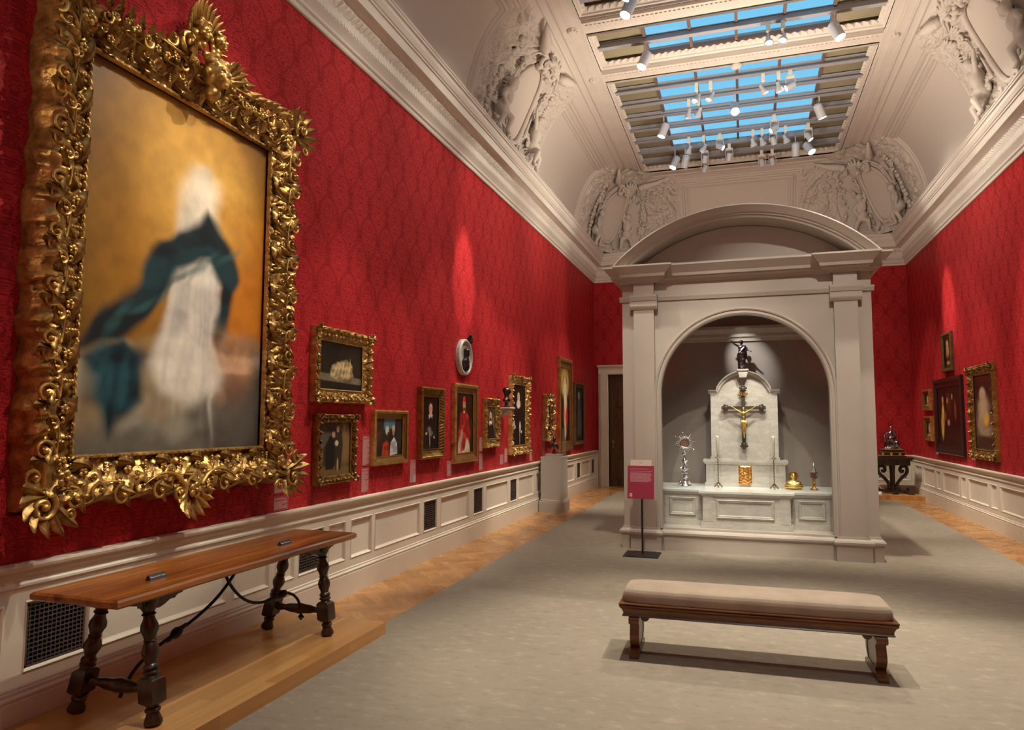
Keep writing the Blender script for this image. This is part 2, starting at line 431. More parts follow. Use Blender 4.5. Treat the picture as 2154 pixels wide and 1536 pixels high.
# far door ----------------------------------------------------------------
dr = empty('door_1', (0, 0, 0)); struct(dr)
d = MB(); yd = YF + 0.10
d.box(DX0, DX1, yd, yd+.05, 0.0, DH)
d.box(DX0-.1, DX1+.1, yd+.05, yd+.2, -.05, DH+.1); d.build('leaf', DOORWOOD, dr)  # unseen backing block added behind the leaf to shut out sky light
pm = MB()
for xa, xb in ((DX0+.12, (DX0+DX1)/2-.05), ((DX0+DX1)/2+.05, DX1-.12)):
    for za, zb in ((.2, .62), (.72, .84), (.95, 1.55), (1.66, 1.80), (1.92, 2.45), (2.52, 2.64)):
        pm.box(xa, xb, yd-.012, yd, za, zb); pm.box(xa+.05, xb-.05, yd-.03, yd-.012, za+.03 if zb-za > .2 else za+.02, zb-.03 if zb-za > .2 else zb-.02)
pm.build('panels', DOORWOOD, dr)
h = MB(); h.ball((DX0+.09, yd-.05, 1.02), .028, 12); h.box(DX0+.07, DX0+.11, yd-.012, yd, .93, 1.11); h.build('handle', simple('aged_brass', (.42, .30, .14), .35, 1.0), dr)
cs = MB()
for (a, b, e, z0, z1) in ((-3.385, DX0, .05, 0, 2.95), (-3.33, DX0-.02, .085, 0, 2.90), (-3.30, DX0-.1, .065, 0, 2.87)):
    cs.box(a, b, YF-e, YF, z0, z1)
for (a, b, e) in ((0, .22, .05), (.02, .19, .085), (.05, .12, .065)):
    cs.box(-3.385+a*.2, DX1+.25-a*.2, YF-e-.0005, YF, DH+b*0 + a*.9, DH+.02+b)
cs.box(DX1, DX1+.25, YF-.05, YF, 0, 2.95); cs.box(DX1+.02, DX1+.19, YF-.085, YF, 0, 2.90)
cs.box(DX0-.03, DX0, YF-.02, YF+.12, 0, DH); cs.box(DX1, DX1+.03, YF-.02, YF+.12, 0, DH); cs.box(DX0, DX1, YF-.02, YF+.12, DH, DH+.03)
cs.prism([(YF-.085, 2.90), (YF-.13, 2.93), (YF-.14, 2.965), (YF, 2.965), (YF, 2.90)], 'x', -3.40, DX1+.27)
cs.build('casing', WOODWORK, dr)

# wainscot -----------------------------------------------------------------
RAIL = [(0.0, .735), (.028, .735), (.030, .752), (.040, .760), (.040, .772), (.022, .790), (.024, .806), (.040, .822), (.046, .838), (.064, .848), (.068, .862), (.066, .874), (0.0, .876)]
BASE = [(0.0, 0.0), (.045, 0.0), (.045, .195), (.040, .205), (.046, .212), (.046, .222), (.034, .232), (.034, .246), (.026, .252), (.024, .262), (.0, .266)]
def extr(mb, prof, side, a, b):
    if side == 'L': mb.prism([(-XW+p, z) for p, z in prof], 'y', a, b)
    elif side == 'R': mb.prism([(XW-p, z) for p, z in prof], 'y', a, b)
    elif side == 'F': mb.prism([(YF-p, z) for p, z in prof], 'x', a, b)
    else: mb.prism([(YB+p, z) for p, z in prof], 'x', a, b)
SP = {'L': lambda p, s, z: (-XW+p, s, z), 'R': lambda p, s, z: (XW-p, s, z), 'F': lambda p, s, z: (s, YF-p, z), 'B': lambda p, s, z: (s, YB+p, z)}
def bx(mb, side, p0, p1, s0, s1, z0, z1):
    a = SP[side](p0, s0, z0); b = SP[side](p1, s1, z1)
    mb.box(min(a[0], b[0]), max(a[0], b[0]), min(a[1], b[1]), max(a[1], b[1]), min(a[2], b[2]), max(a[2], b[2]))
def panel_ring(mb, side, s0, s1, z0, z1, d0=.026, d1=.006, w=.028):
    """sloped moulding ring inside a panel opening"""
    steps = [(0, d0), (.006, d0+.006), (.012, d0), (.020, d1+.006), (w, d1)]
    f = SP[side]; vs = []; fs = []
    for i, (o, p) in enumerate(steps):
        for (s, z) in ((s0+o, z0+o), (s1-o, z0+o), (s1-o, z1-o), (s0+o, z1-o)): vs.append(f(p, s, z))
    for i in range(len(steps)-1):
        for j in range(4): fs.append((i*4+j, i*4+(j+1) % 4, i*4+4+(j+1) % 4, i*4+4+j))
    mb.add(vs, fs)
GRILLE = simple('grille_steel', (0.13, 0.10, 0.09), 0.45, 0.6)
vent_proto = {}
def vent(side, s0, s1, z0=.335, z1=.672, label='', fine=False):
    t = empty('wall_vent', SP[side](.004, (s0+s1)/2, z0), 0, label, 'vent', 'dark metal vents in the panelling')
    M = Matrix.Translation(-Vector(t.location))
    mb = MB(); mb.m = M; bx(mb, side, .0005-.003, .002, s0, s1, z0, z1); mb.build('backing', BLACK, t)
    mb = MB(); mb.m = M; n = 14; m = 14
    for i in range(1, n): s = s0+(s1-s0)*i/n; bx(mb, side, .008, .013, s-.0028, s+.0028, z0, z1)
    for i in range(1, m): z = z0+(z1-z0)*i/m; bx(mb, side, .007, .014, s0, s1, z-.003, z+.003)
    for a, b, c, e in ((s0, s1, z0, z0+.012), (s0, s1, z1-.012, z1), (s0, s0+.012, z0, z1), (s1-.012, s1, z0, z1)): bx(mb, side, .002, .016, a, b, c, e)
    mb.build('grille', GRILLE, t)
def wainscot(name, side, a, b, secs):
    mb = MB(); P0 = .006; P1 = .026; Z0, Z1 = .325, .682
    bx(mb, side, 0.0, P0-.004, a, b, .26, .74)
    bx(mb, side, 0.0, P1, a, b, .25, Z0); bx(mb, side, 0.0, P1, a, b, Z1, .74)
    cur = a
    for s0, s1, k in secs:
        bx(mb, side, 0.0, P1, cur, s0, Z0, Z1); cur = s1
        if k == 'p':
            bx(mb, side, 0.0, P0, s0, s1, Z0, Z1); panel_ring(mb, side, s0, s1, Z0, Z1)
        else: panel_ring(mb, side, s0, s1, Z0, Z1, w=.016)
    bx(mb, side, 0.0, P1, cur, b, Z0, Z1)
    extr(mb, RAIL, side, a, b); extr(mb, BASE, side, a, b)
    struct(mb.build(name, WOODWORK))
L_secs = [(-1.9, -.9, 'p'), (-.7, .4, 'p'), (.55, 1.25, 'p'), (1.42, 2.6, 'p'), (2.71, 3.09, 'v'), (3.17, 4.19, 'p'), (4.26, 4.66, 'p'), (4.73, 4.98, 'p'), (5.03, 5.40, 'v'), (5.47, 5.75, 'p'),
          (5.84, 6.23, 'p'), (6.29, 7.31, 'p'), (7.41, 7.78, 'v'), (7.89, 8.80, 'p'), (8.98, 9.35, 'v'), (9.46, 10.43, 'p'), (10.55, 10.92, 'v'), (10.99, 11.85, 'p'), (12.0, 12.9, 'p'), (13.05, 13.42, 'p'), (13.52, 14.95, 'p'),
          (15.22, 15.58, 'v'), (15.7, 16.6, 'p'), (16.78, 17.12, 'v')]
wainscot('trim_1', 'L', YB, YF, L_secs)
wainscot('trim_2', 'R', YB, YF, [(9.2, 10.6, 'p'), (10.9, 11.85, 'p'), (12.0, 12.28, 'p'), (12.38, 13.36, 'p'), (13.48, 13.78, 'p'), (13.88, 14.92, 'p'), (15.06, 15.38, 'p'), (15.5, 16.4, 'p'), (16.5, 17.1, 'p')])
wainscot('trim_3', 'F', -XW, -3.40, []); wainscot('trim_4', 'F', DX1+.27, XW, [(-1.6, -.7, 'p'), (-.5, .5, 'p'), (.7, 1.6, 'p'), (1.75, 2.1, 'p'), (2.2, 3.1, 'p'), (3.2, 3.42, 'p')])
where = ['beneath the near end of the walnut table', 'behind the far end of the walnut table', 'below the gap left of the black-robed portrait', 'below the red-robed sitter portrait',
         'below the portrait in the beaded bright frame', 'beyond the grey pedestal, below the tall crucifix picture', 'nearest the far doorway']
for (s0, s1, k), w_ in zip([s for s in L_secs if s[2] == 'v'], where): vent('L', s0+.018, s1-.018, .343, .664, 'dark mesh wall vent in cream panelling, ' + w_)

# cornice -----------------------------------------------------------------
CORN = [(0, 5.045), (.022, 5.045), (.030, 5.062), (.030, 5.085), (.050, 5.10), (.055, 5.125), (.040, 5.14), (.060, 5.165), (.090, 5.20), (.095, 5.235), (.075, 5.245), (.085, 5.33), (.10, 5.345), (.13, 5.375),
        (.135, 5.405), (.19, 5.425), (.235, 5.43), (.245, 5.525), (.262, 5.530), (.262, 5.548), (.275, 5.556), (.30, 5.60), (.305, 5.64), (.325, 5.65), (.325, 5.675), (.335, 5.68), (.335, 5.70), (0, 5.72)]
cor = MB()
def corn_ring(mb):
    vs = []; fs = []; n = len(CORN)
    for k, (sx, sy) in enumerate(((-1, 1), (1, 1), (1, -1), (-1, -1))):
        for p, z in CORN: vs.append((sx*(XW-p), (YF-p) if sy > 0 else (YB+p), z))
    for k in range(4):
        for i in range(n-1):
            a = k*n+i; b = ((k+1) % 4)*n+i; fs.append((a, b, b+1, a+1))
    mb.add(vs, fs)
corn_ring(cor)
# leaf-and-dart row under the corona and small blocks (pattern of the cornice)
for side, a, b in (('L', 3.0, YF-.2), ('R', 9.0, YF-.2), ('F', -XW+.2, XW-.2)):
    s = a; st = .075
    while s < b:
        f = SP[side]
        vs = [f(.085, s, 5.335), f(.135, s+st*.5, 5.395), f(.085, s+st*.98, 5.335), f(.085, s+st*.5, 5.30), f(.148, s+st*.5, 5.36)]
        cor.add(vs, [(0, 1, 4), (1, 2, 4), (2, 3, 4), (3, 0, 4)])
        s += st
    s = a; st = .058
    while s < b:
        bx(cor, side, .05, .096, s, s+.03, 5.205, 5.238); s += st
struct(cor.build('trim_5', CORNICE_P))

# cove ---------------------------------------------------------------------
CP0, CZ0, CA, CB = .06, 5.70, 1.07, 1.61
LT = 2.13
def coveP(t): th = t*PI/2; return CP0+CA*(1-np.cos(th)), CZ0+CB*np.sin(th)
def coveN(t):
    th = t*PI/2; a = np.cos(th)/CA; b = -np.sin(th)/CB; l = np.sqrt(a*a+b*b); return a/l, b/l
def cove_side(side, s, t, h):
    """s = position along the wall (clipped to the mitre by the caller)"""
    P, Z = coveP(t); nP, nZ = coveN(t); P = P+nP*h; Z = Z+nZ*h
    if side == 'L': return (-XW+P, s, Z)
    if side == 'R': return (XW-P, s, Z)
    if side == 'F': return (s, YF-P, Z)
    return (s, YB+P, Z)
def ridge(d, c, w): return np.clip(1-((d-c)/w)**2, 0, 1)**.5
def sdrect(x, y, x0, x1, y0, y1):
    dx = np.maximum(x0-x, x-x1); dy = np.maximum(y0-y, y-y1)
    return np.where((dx < 0) & (dy < 0), np.maximum(dx, dy), np.hypot(np.maximum(dx, 0), np.maximum(dy, 0)))
def panel_h(d, s, w):
    """d: signed distance to the panel (negative inside)"""
    h = .03*ridge(d, .02, .03)+.022*ridge(d, .085, .018)+.016*ridge(d, -.035, .02)
    h = h-.025*sstep(.0, -.02, d)
    bead = .012*ridge(d, .055, .016)*(0.5+0.5*np.sin((s+w)*110))
    return h+bead
def cove_height(S, T, panels, carts):
    W = T*LT
    h = .03*ridge(W, .06, .03)+.02*ridge(W, .12, .02)+.02*ridge(W, .17, .012)*(.6+.4*np.sin(S*120))
    h = h+.03*ridge(W, 1.60, .03)+.018*ridge(W, 1.66, .02)+.018*ridge(W, 1.93, .02)
    inp = np.zeros_like(S)
    for (a, b, w0, w1) in panels:
        d = sdrect(S, W, a, b, w0, w1); h = np.where(np.abs(d) < .12, np.maximum(h*0+0, panel_h(d, S, W)), h)
        h = np.where(d < -.05, -.025, h); inp = np.maximum(inp, (d < .11)*1.0)
    for (c, hw) in carts:
        m = (1-inp)*sstep(hw, hw-.12, np.abs(S-c))*sstep(.18, .3, W)*sstep(1.86, 1.66, W)
        ov = ((S-c)/.47)**2+((W-.80)/.66)**2
        m = m*sstep(1.0, 1.12, ov)
        h = h*(1-m)+m*(.075*foliage(S*3.2+7, W*3.2, 5)+.03*foliage(S*8+1, W*8, 9)+.01)
        # band following the cartouche
        rr = np.hypot((S-c)/1.25, (W-.45)/1.35)
        h = h+(1-inp)*.03*ridge(rr, 1.0, .035)+(1-inp)*.02*ridge(rr, .9, .02)
    return h
ARCW = (0.16, 1.42)
def build_cove(side, s_start, ns, nt, panels, carts, name):
    t = np.linspace(0, 1, nt)[:, None]*np.ones((1, ns)); u = np.linspace(0, 1, ns)[None, :]*np.ones((nt, 1))
    P, Z = coveP(t)
    if side in 'LR': s0 = np.full_like(P, s_start); s1 = YF-P
    else: s0 = -XW+P; s1 = XW-P
    S = s0+(s1-s0)*u
    H = cove_height(S, t, panels, carts)
    if side in 'LR': H = H*sstep(0, .05, s1-S)
    else: H = H*sstep(0, .05, s1-S)*sstep(0, .05, S-s0)
    X, Y, Z = cove_side(side, S, t, H)
    V = np.stack([np.broadcast_to(np.asarray(q, float), S.shape) for q in (X, Y, Z)], -1)
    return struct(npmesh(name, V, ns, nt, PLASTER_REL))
side_panels = [(5.0, 8.58, *ARCW), (11.78, 14.95, *ARCW)]
build_cove('L', 3.6, 1300, 190, side_panels, [(10.2, 1.55), (16.3, 1.25), (3.9, 1.0)], 'ceiling')
build_cove('R', 9.0, 800, 190, side_panels, [(10.2, 1.55), (16.3, 1.25)], 'ceiling')
build_cove('F', 0, 620, 190, [(-1.15, 1.15, .3, 1.42)], [(-2.6, 1.3), (2.6, 1.3)], 'ceiling')
# plain coves where only light and shade reach the picture
def plain_cove(side, a, b, name):
    n = 16; mb = MB()
    mb.grid(2, n, lambda u, v: tuple(float(q) for q in cove_side(side, a+(b-a)*u, v, 0.0)))
    struct(mb.build(name, PLASTER, smooth=True, fix=False))
plain_cove('L', YB, 3.6, 'ceiling'); plain_cove('R', YB, 9.0, 'ceiling'); plain_cove('B', -XW, XW, 'ceiling')

# flat ceiling frame, beams and laylight -------------------------------------
XO, XI, ZC = 2.42, 2.09, 7.30
ZL = 7.42
cl = MB()
YE = 16.05
def beam_x(mb, x0, x1, y0, y1, lo=ZC):      # soffit box up to the laylight
    mb.box(x0, x1, y0, y1, lo, 7.49)
for sx in (-1, 1):
    cl.box(sx*XI, sx*XO, YB+.9, YF-.9, ZC+.0, 7.49)
    for (o, w, z) in ((XI+.01, .03, .018), (XO-.04, .03, .018), (XI+.14, .012, .008), (XI+.18, .012, .008)):
        cl.box(sx*o, sx*(o+w), YB+.9, YF-1.1, ZC-z, ZC+.01)
cl.box(-XO, XO, YE, YF-.9, ZC, 7.49); cl.box(-XO, XO, YB+.9, YB+1.25, ZC, 7.49)
for (o, w, z) in ((.01, .03, .018), (.30, .03, .018)): cl.box(-XI, XI, YE+o, YE+o+w, ZC-z, ZC+.01)
beams = [(9.57, 9.84), (11.16, 11.41), (3.25, 3.5), (4.75, 5.0)]
for a, b in beams:
    cl.box(-XI, XI, a, b, ZC, 7.49)
    cl.box(-XI, XI, a-.10, b+.10, ZC+.05, 7.49)
    x = -XI+.05
    while x < XI-.05:                         # carved row under the beam
        cl.box(x, x+.035, a+.05, a+.17, ZC-.016, ZC+.01); x += .062
def opening(mb, y0, y1):
    """egg-and-dart slope around one laylight opening"""
    steps = [(0, ZC+.0), (.0, ZC+.03), (.03, ZC+.045), (.035, ZC+.06), (.10, ZL)]
    vs = []; fs = []
    for o, z in steps:
        for (x, y) in ((-XI+o, y0+o), (XI-o, y0+o), (XI-o, y1-o), (-XI+o, y1-o)): vs.append((x, y, z))
    for i in range(len(steps)-1):
        for j in range(4): fs.append((i*4+j, i*4+(j+1) % 4, i*4+4+(j+1) % 4, i*4+4+j))
    mb.add(vs, fs)
    L = .105
    x = -XI+.12
    while x < XI-.12:
        for yy, sg in ((y1, -1), (y0, 1)):
            mb.add([(x, yy+sg*.045, ZC+.07), (x+L*.8, yy+sg*.045, ZC+.07), (x+L*.8, yy+sg*.10, ZL), (x, yy+sg*.10, ZL), (x+L*.4, yy+sg*.05, ZC+.03+.10*.2), (x+L*.4, yy+sg*.115, ZL-.03)],
                   [(0, 1, 5), (1, 2, 5), (2, 3, 5), (3, 0, 5)])
        x += L
    y = y0+.12
    while y < y1-.12:
        for sg in (-1, 1):
            mb.add([(sg*(XI-.045), y, ZC+.07), (sg*(XI-.045), y+L*.8, ZC+.07), (sg*(XI-.10), y+L*.8, ZL), (sg*(XI-.10), y, ZL), (sg*(XI-.115), y+L*.4, ZL-.03)],
                   [(0, 1, 4), (1, 2, 4), (2, 3, 4), (3, 0, 4)])
        y += L
bays = [(-2.7, 3.15), (3.6, 4.65), (5.10, 9.47), (9.94, 11.06), (11.51, YE)]
for a, b in bays: opening(cl, a, b)
def rosette(mb, x, y):
    mb.lathe([(.085, 0), (.085, .02), (.06, .03), (.05, .045), (.02, .05), (.001, .05)], 16, (x, y, ZC+.005), (0, 0, -1))
    for k in range(8):
        a = k*PI/4; mb.ball((x+.06*math.cos(a), y+.06*math.sin(a), ZC-.025), .02, 8)
for y in (3.37, 4.87, 9.705, 11.285):
    for sx in (-1, 1): rosette(cl, sx*2.25, y)
rosette(cl, 0.02, 11.5)
struct(cl.build('ceiling', PLASTER))
BARM = simple('laylight_bar', (0.30, 0.30, 0.32), 0.5)
SHADE = simple('khaki_blind', (0.25, 0.215, 0.135), 0.8, var=0.12, vs=1.5)
GX0, GX1 = -1.30, 1.36
GLASSM = NT('laylight_glass')
_g = GLASSM.t.nodes.new('ShaderNodeBsdfTransparent'); _g.inputs[0].default_value = (0.93, 0.97, 1.0, 1)
_gl = GLASSM.t.nodes.new('ShaderNodeBsdfGlossy'); _gl.inputs['Roughness'].default_value = 0.02
_mx = GLASSM.t.nodes.new('ShaderNodeMixShader'); _mx.inputs[0].default_value = 0.04
GLASSM.l(_g.outputs[0], _mx.inputs[1]); GLASSM.l(_gl.outputs[0], _mx.inputs[2]); GLASSM.l(_mx.outputs[0], GLASSM.out.inputs['Surface']); GLASSM = GLASSM.m
bar_y = {0: [-2.0, -1.4, -.8, -.2, .4, 1.0, 1.6, 2.2, 2.8], 1: [4.13], 2: [5.7, 6.28, 6.86, 7.44, 8.02, 8.6, 9.1], 3: [10.45], 4: [12.03, 12.61, 13.18, 13.75, 14.35, 14.95, 15.54]}
for k, (a, b) in enumerate(bays):
    w_ = struct(empty('window_%d' % (k+1), (0, 0, 0)))
    ge = b-.1 if k != 4 else 15.0
    MB().box(GX0, GX1, a+.1, ge, ZL+.045, ZL+.055).build('glass', GLASSM, w_)
    fr = MB()
    for x in [GX0+(GX1-GX0)*i/4 for i in range(5)]: fr.box(x-.022, x+.022, a+.08, ge, ZL+.0, ZL+.06)
    fr.box(GX0, GX1, ge-.02, ge+.02, ZL, ZL+.06)
    fr.build('glazing_bars', simple('brown_glazing_bar', (.16, .09, .07), .5) if k == 0 else bpy.data.materials['brown_glazing_bar'], w_)
    sb = MB(); sb.box(-XI+.05, GX0-.02, a+.02, b-.02, ZL+.05, ZL+.07).box(GX1+.02, XI-.05, a+.02, b-.02, ZL+.05, ZL+.07)
    if k == 4: sb.box(GX0-.02, GX1+.02, ge+.02, b-.02, ZL+.05, ZL+.07)
    sb.build('blinds', SHADE, w_)
    br = MB()
    for y in bar_y[k]:
        br.box(-XI+.08, XI-.08, y-.045, y+.045, ZL-.075, ZL-.06); br.box(-XI+.08, XI-.08, y-.012, y+.012, ZL-.06, ZL+.02); br.box(-XI+.08, XI-.08, y-.03, y+.03, ZL+.02, ZL+.03)
    br.build('track_bars', BARM, w_)
# roof light-tight cover above the coves
rf = MB()
for sx in (-1, 1): rf.box(sx*1.97, sx*(XW+.3), YB-.3, YF+.3, 7.49, 7.54)
for a, b in [(YB-.3, -2.62), (3.07, 3.68), (4.57, 5.18), (9.39, 10.02), (10.98, 11.59), (YE-.08, YF+.3)]: rf.box(-1.97, 1.97, a, b, 7.49, 7.54)
struct(rf.build('ceiling', PLASTER))
for sx, nm in ((-1, 'wall_left'), (1, 'wall_right')):
    struct(MB().box(sx*XW, sx*(XW+.3), YB-.3, YF+.3, 6.2, 7.75).build(nm, PLASTER))
# ------------------------------------------------------------------ blob figures (one continuous voxel-remeshed surface)
def blob(name, parts, mat, parent=None, voxel=0.01, smooth=3, loc=(0, 0, 0), M=None):
    """parts: ('c', p0, p1, r0, r1) tapered capsule | ('e', c, (rx,ry,rz)[, euler]) ellipsoid"""
    mb = MB()
    for p in parts:
        if p[0] == 'c':
            a, b = Vector(p[1]), Vector(p[2]); r0, r1 = p[3], p[4]; d = (b-a)
            L = max(d.length, 1e-5); ax = d/L
            prof = []
            for i in range(5): th = PI/2*i/4; prof.append((max(1e-4, r0*math.sin(th)), -r0*math.cos(th)))
            for i in range(5): th = PI/2*i/4; prof.append((max(1e-4, r1*math.cos(th)), L+r1*math.sin(th)))
            mb.lathe(prof, 10, a, ax)
        else:
            c, r = p[1], p[2]; m0 = mb.m
            R = Matrix.Translation(Vector(c)) @ (Matrix.Rotation(p[3][2], 4, 'Z') @ Matrix.Rotation(p[3][1], 4, 'Y') @ Matrix.Rotation(p[3][0], 4, 'X') if len(p) > 3 else Matrix.Identity(4))
            mb.m = R if m0 is None else m0 @ R
            mb.ball((0, 0, 0), 1.0, 14, r); mb.m = m0
    if M is not None: mb.v = [tuple(M @ Vector(v)) for v in mb.v]
    o = mb.build(name, mat, parent, smooth=True, loc=loc)
    md = o.modifiers.new('remesh', 'REMESH'); md.mode = 'VOXEL'; md.voxel_size = voxel; md.use_smooth_shade = True
    if smooth:
        sm = o.modifiers.new('smooth', 'SMOOTH'); sm.iterations = smooth; sm.factor = 0.5
    return o

# ------------------------------------------------------------------ tabernacle
FY = 9.05                                          # face of the carcass
tab = empty('display_tabernacle', (0, FY, .0095), 0, 'large cream-painted arched tabernacle case with curved pediment, standing on the carpet', 'display case')
TM = Matrix.Translation((0, -FY, 0))
def tb(): m = MB(); m.m = TM; return m
TX = 1.455; TBK = 10.62; AR = .975; ACZ = 1.925; BZ = .265
# front wall with the arched opening
def arch_pts(r, cz, n=40, x0=None): return [(r*math.cos(PI*i/n), cz+r*math.sin(PI*i/n)) for i in range(n+1)]
m = tb(); n = 40
inn = [(AR, BZ)]+arch_pts(AR, ACZ, n)+[(-AR, BZ)]
def outp(p):                                        # project to the rectangle outline
    x, z = p
    if z <= ACZ+1e-6: return (TX if x > 0 else -TX, z)
    dx, dz = x, z-ACZ; k = min(TX/abs(dx) if abs(dx) > 1e-6 else 1e9, (3.42-ACZ)/dz if dz > 1e-6 else 1e9)
    return (dx*k, ACZ+dz*k)
out = [outp(p) for p in inn]
vs = [(x, FY, z) for x, z in inn]+[(x, FY, z) for x, z in out]+[(x, FY+.09, z) for x, z in inn]
k = len(inn)
fs = [(i, i+1, k+i+1, k+i) for i in range(k-1)]+[(i, 2*k+i, 2*k+i+1, i+1) for i in range(k-1)]
m.add(vs, fs)
m.box(-TX, TX, FY, FY+.09, 3.41, 3.60); m.box(-TX, TX, FY, FY+.6, 0, BZ)
for sx in (-1, 1): m.box(sx*TX, sx*(TX-.06), FY+.001, TBK, 0, 3.6)
m.box(-TX, TX, TBK-.06, TBK, 0, 3.6); m.box(-TX, TX, FY+.05, TBK, 3.54, 3.6)
# fill the small spandrel corner triangles with the wall ring of the outline
for sx in (-1, 1):
    c = [p for p in out if p[0]*sx > 0]
    a = [p for p in c if abs(abs(p[0])-TX) < 1e-6 and p[1] > ACZ]; b = [p for p in c if abs(p[1]-3.42) < 1e-6]
    if a and b:
        pa = max(a, key=lambda p: p[1]); pb = max(b, key=lambda p: abs(p[0]))
        m.add([(pa[0], FY, pa[1]), (pb[0], FY, pb[1]), (sx*TX, FY, 3.42)], [(0, 1, 2)])
m.build('carcass', TABPAINT, tab)
# archivolt
m = tb(); prof = [(0, .0), (.0, .035), (.018, .045), (.03, .035), (.048, .035), (.055, .05), (.07, .055), (.082, .045), (.085, 0.0)]
path = [(1, 0, AR, BZ)]+[(math.cos(PI*i/48), math.sin(PI*i/48), None, None) for i in range(49)]+[(-1, 0, AR, BZ)]
vs = []; fs = []
for (cx_, sz_, r_, z_) in path:
    for o_, d_ in prof:
        r = AR+o_
        vs.append((cx_*r, FY-d_, (ACZ+sz_*r) if z_ is None else BZ))
K = len(prof)
for i in range(len(path)-1):
    for j in range(K-1): fs.append((i*K+j, i*K+j+1, (i+1)*K+j+1, (i+1)*K+j))
m.add(vs, fs); m.build('archivolt', TABPAINT, tab, angle=40)
# pilasters with capitals
for sx in (-1, 1):
    m = tb(); a, b = sorted((sx*1.045, sx*1.300)); y = FY-.075
    m.box(a, b, y, FY, .26, 3.02)
    m.box(a, b, y, FY, 3.0, 3.45)
    m.prism([(FY, 3.00), (y-.01, 3.00), (y-.03, 3.03), (y-.035, 3.045), (y-.035, 3.105), (y-.045, 3.11), (y-.06, 3.16), (y-.06, 3.185), (FY, 3.185)], 'x', a-.045, b+.045)
    m.build('pilaster', TABPAINT, tab)
# string course across wall
m = tb()
m.prism([(FY, 3.115), (FY-.02, 3.115), (FY-.035, 3.16), (FY-.035, 3.18), (FY, 3.18)], 'x', -TX-.03, TX+.03)
for sx in (-1, 1): m.prism([(sx*TX, 3.115), (sx*(TX+.02), 3.115), (sx*(TX+.035), 3.16), (sx*(TX+.035), 3.18), (sx*TX, 3.18)], 'y', FY-.02, TBK)
m.build('string_course', TABPAINT, tab)
# entablature cornice: breaks forward over pilasters
CP = [(0, 3.34), (.03, 3.34), (.045, 3.37), (.10, 3.385), (.10, 3.40), (.125, 3.405), (.13, 3.44), (.19, 3.505), (.21, 3.525), (.21, 3.545), (0, 3.545)]
def corn_path(mb, prof, pts, z=0):
    """sweep (offset, z) profile around an open plan polyline with mitres; offset to the left-hand outside"""
    K = len(prof); vs = []; n = len(pts)
    for i, p in enumerate(pts):
        d0 = (Vector(pts[i])-Vector(pts[i-1])).normalized() if i > 0 else None
        d1 = (Vector(pts[i+1])-Vector(pts[i])).normalized() if i < n-1 else None
        if d0 is None: d0 = d1
        if d1 is None: d1 = d0
        n0 = Vector((d0.y, -d0.x)); n1 = Vector((d1.y, -d1.x)); b = (n0+n1)
        b = b/max(.2, b.length_squared)*2 if b.length > 1e-6 else n0
        for o, zz in prof: vs.append((p[0]+b.x*o, p[1]+b.y*o, zz+z))
    fs = [(i*K+j, i*K+j+1, (i+1)*K+j+1, (i+1)*K+j) for i in range(n-1) for j in range(K-1)]
    mb.add(vs, fs)
plan = [(-TX, TBK), (-TX, FY), (-1.33, FY), (-1.33, FY-.075), (-1.015, FY-.075), (-1.015, FY), (1.015, FY), (1.015, FY-.075), (1.33, FY-.075), (1.33, FY), (TX, FY), (TX, TBK)]
m = tb(); corn_path(m, CP, plan)
m.box(-TX, TX, FY-.02, TBK, 3.50, 3.545)
for sx in (-1, 1): m.box(sx*1.015, sx*1.33, FY-.08, FY, 3.44, 3.545)
m.build('entablature', TABPAINT, tab)
# base mouldings
BP = [(0, .275), (.012, .275), (.014, .25), (.03, .243), (.045, .235), (.055, .215), (.052, .19), (.04, .175), (.03, .165), (.03, 0.0), (0, 0)]
m = tb(); corn_path(m, BP, [(-TX, TBK), (-TX, FY), (-1.33, FY), (-1.33, FY-.075), (-1.015, FY-.075), (-1.015, FY), (1.015, FY), (1.015, FY-.075), (1.33, FY-.075), (1.33, FY), (TX, FY), (TX, TBK)])
m.build('base_moulding', TABPAINT, tab)
# segmental pediment
HC, RISE, PZ = 1.53, .66, 3.55
PR = (HC*HC+RISE*RISE)/(2*RISE); PC = PZ+RISE-PR; A0 = math.asin(HC/PR)
PP = [(0.0, 8.80+.75), (0.0, 8.78), (-.015, 8.775), (-.03, 8.785), (-.09, 8.82), (-.10, 8.84), (-.115, 8.84), (-.12, 8.86), (-.15, 8.865), (-.155, 8.90), (-.155, 9.22), (-.16, 9.22)]
def arc_sweep(mb, prof, n=60, a0=A0):
    K = len(prof); vs = []
    for i in range(n+1):
        a = -a0+2*a0*i/n
        for o, y in prof: vs.append((math.sin(a)*(PR+o), y, PC+math.cos(a)*(PR+o)))
    mb.add(vs, [(i*K+j, i*K+j+1, (i+1)*K+j+1, (i+1)*K+j) for i in range(n) for j in range(K-1)]+[tuple(range(K)), tuple(n*K+j for j in range(K))])
m = tb(); arc_sweep(m, PP); m.build('pediment_arch', TABPAINT, tab, angle=30)
m = tb(); rr = PR-.15; pts = []
aa = math.acos((PZ-PC)/rr)
for i in range(41): a = -aa+2*aa*i/40; pts.append((rr*math.sin(a), PC+rr*math.cos(a)))
m.prism(pts, 'y', 9.22, 9.26); m.prism([(x, z) for x, z in [( (PR)*math.sin(-A0+2*A0*i/40), PC+PR*math.cos(-A0+2*A0*i/40)) for i in range(41)]], 'y', 9.26, TBK-.1)
m.build('tympanum', TABPAINT, tab)
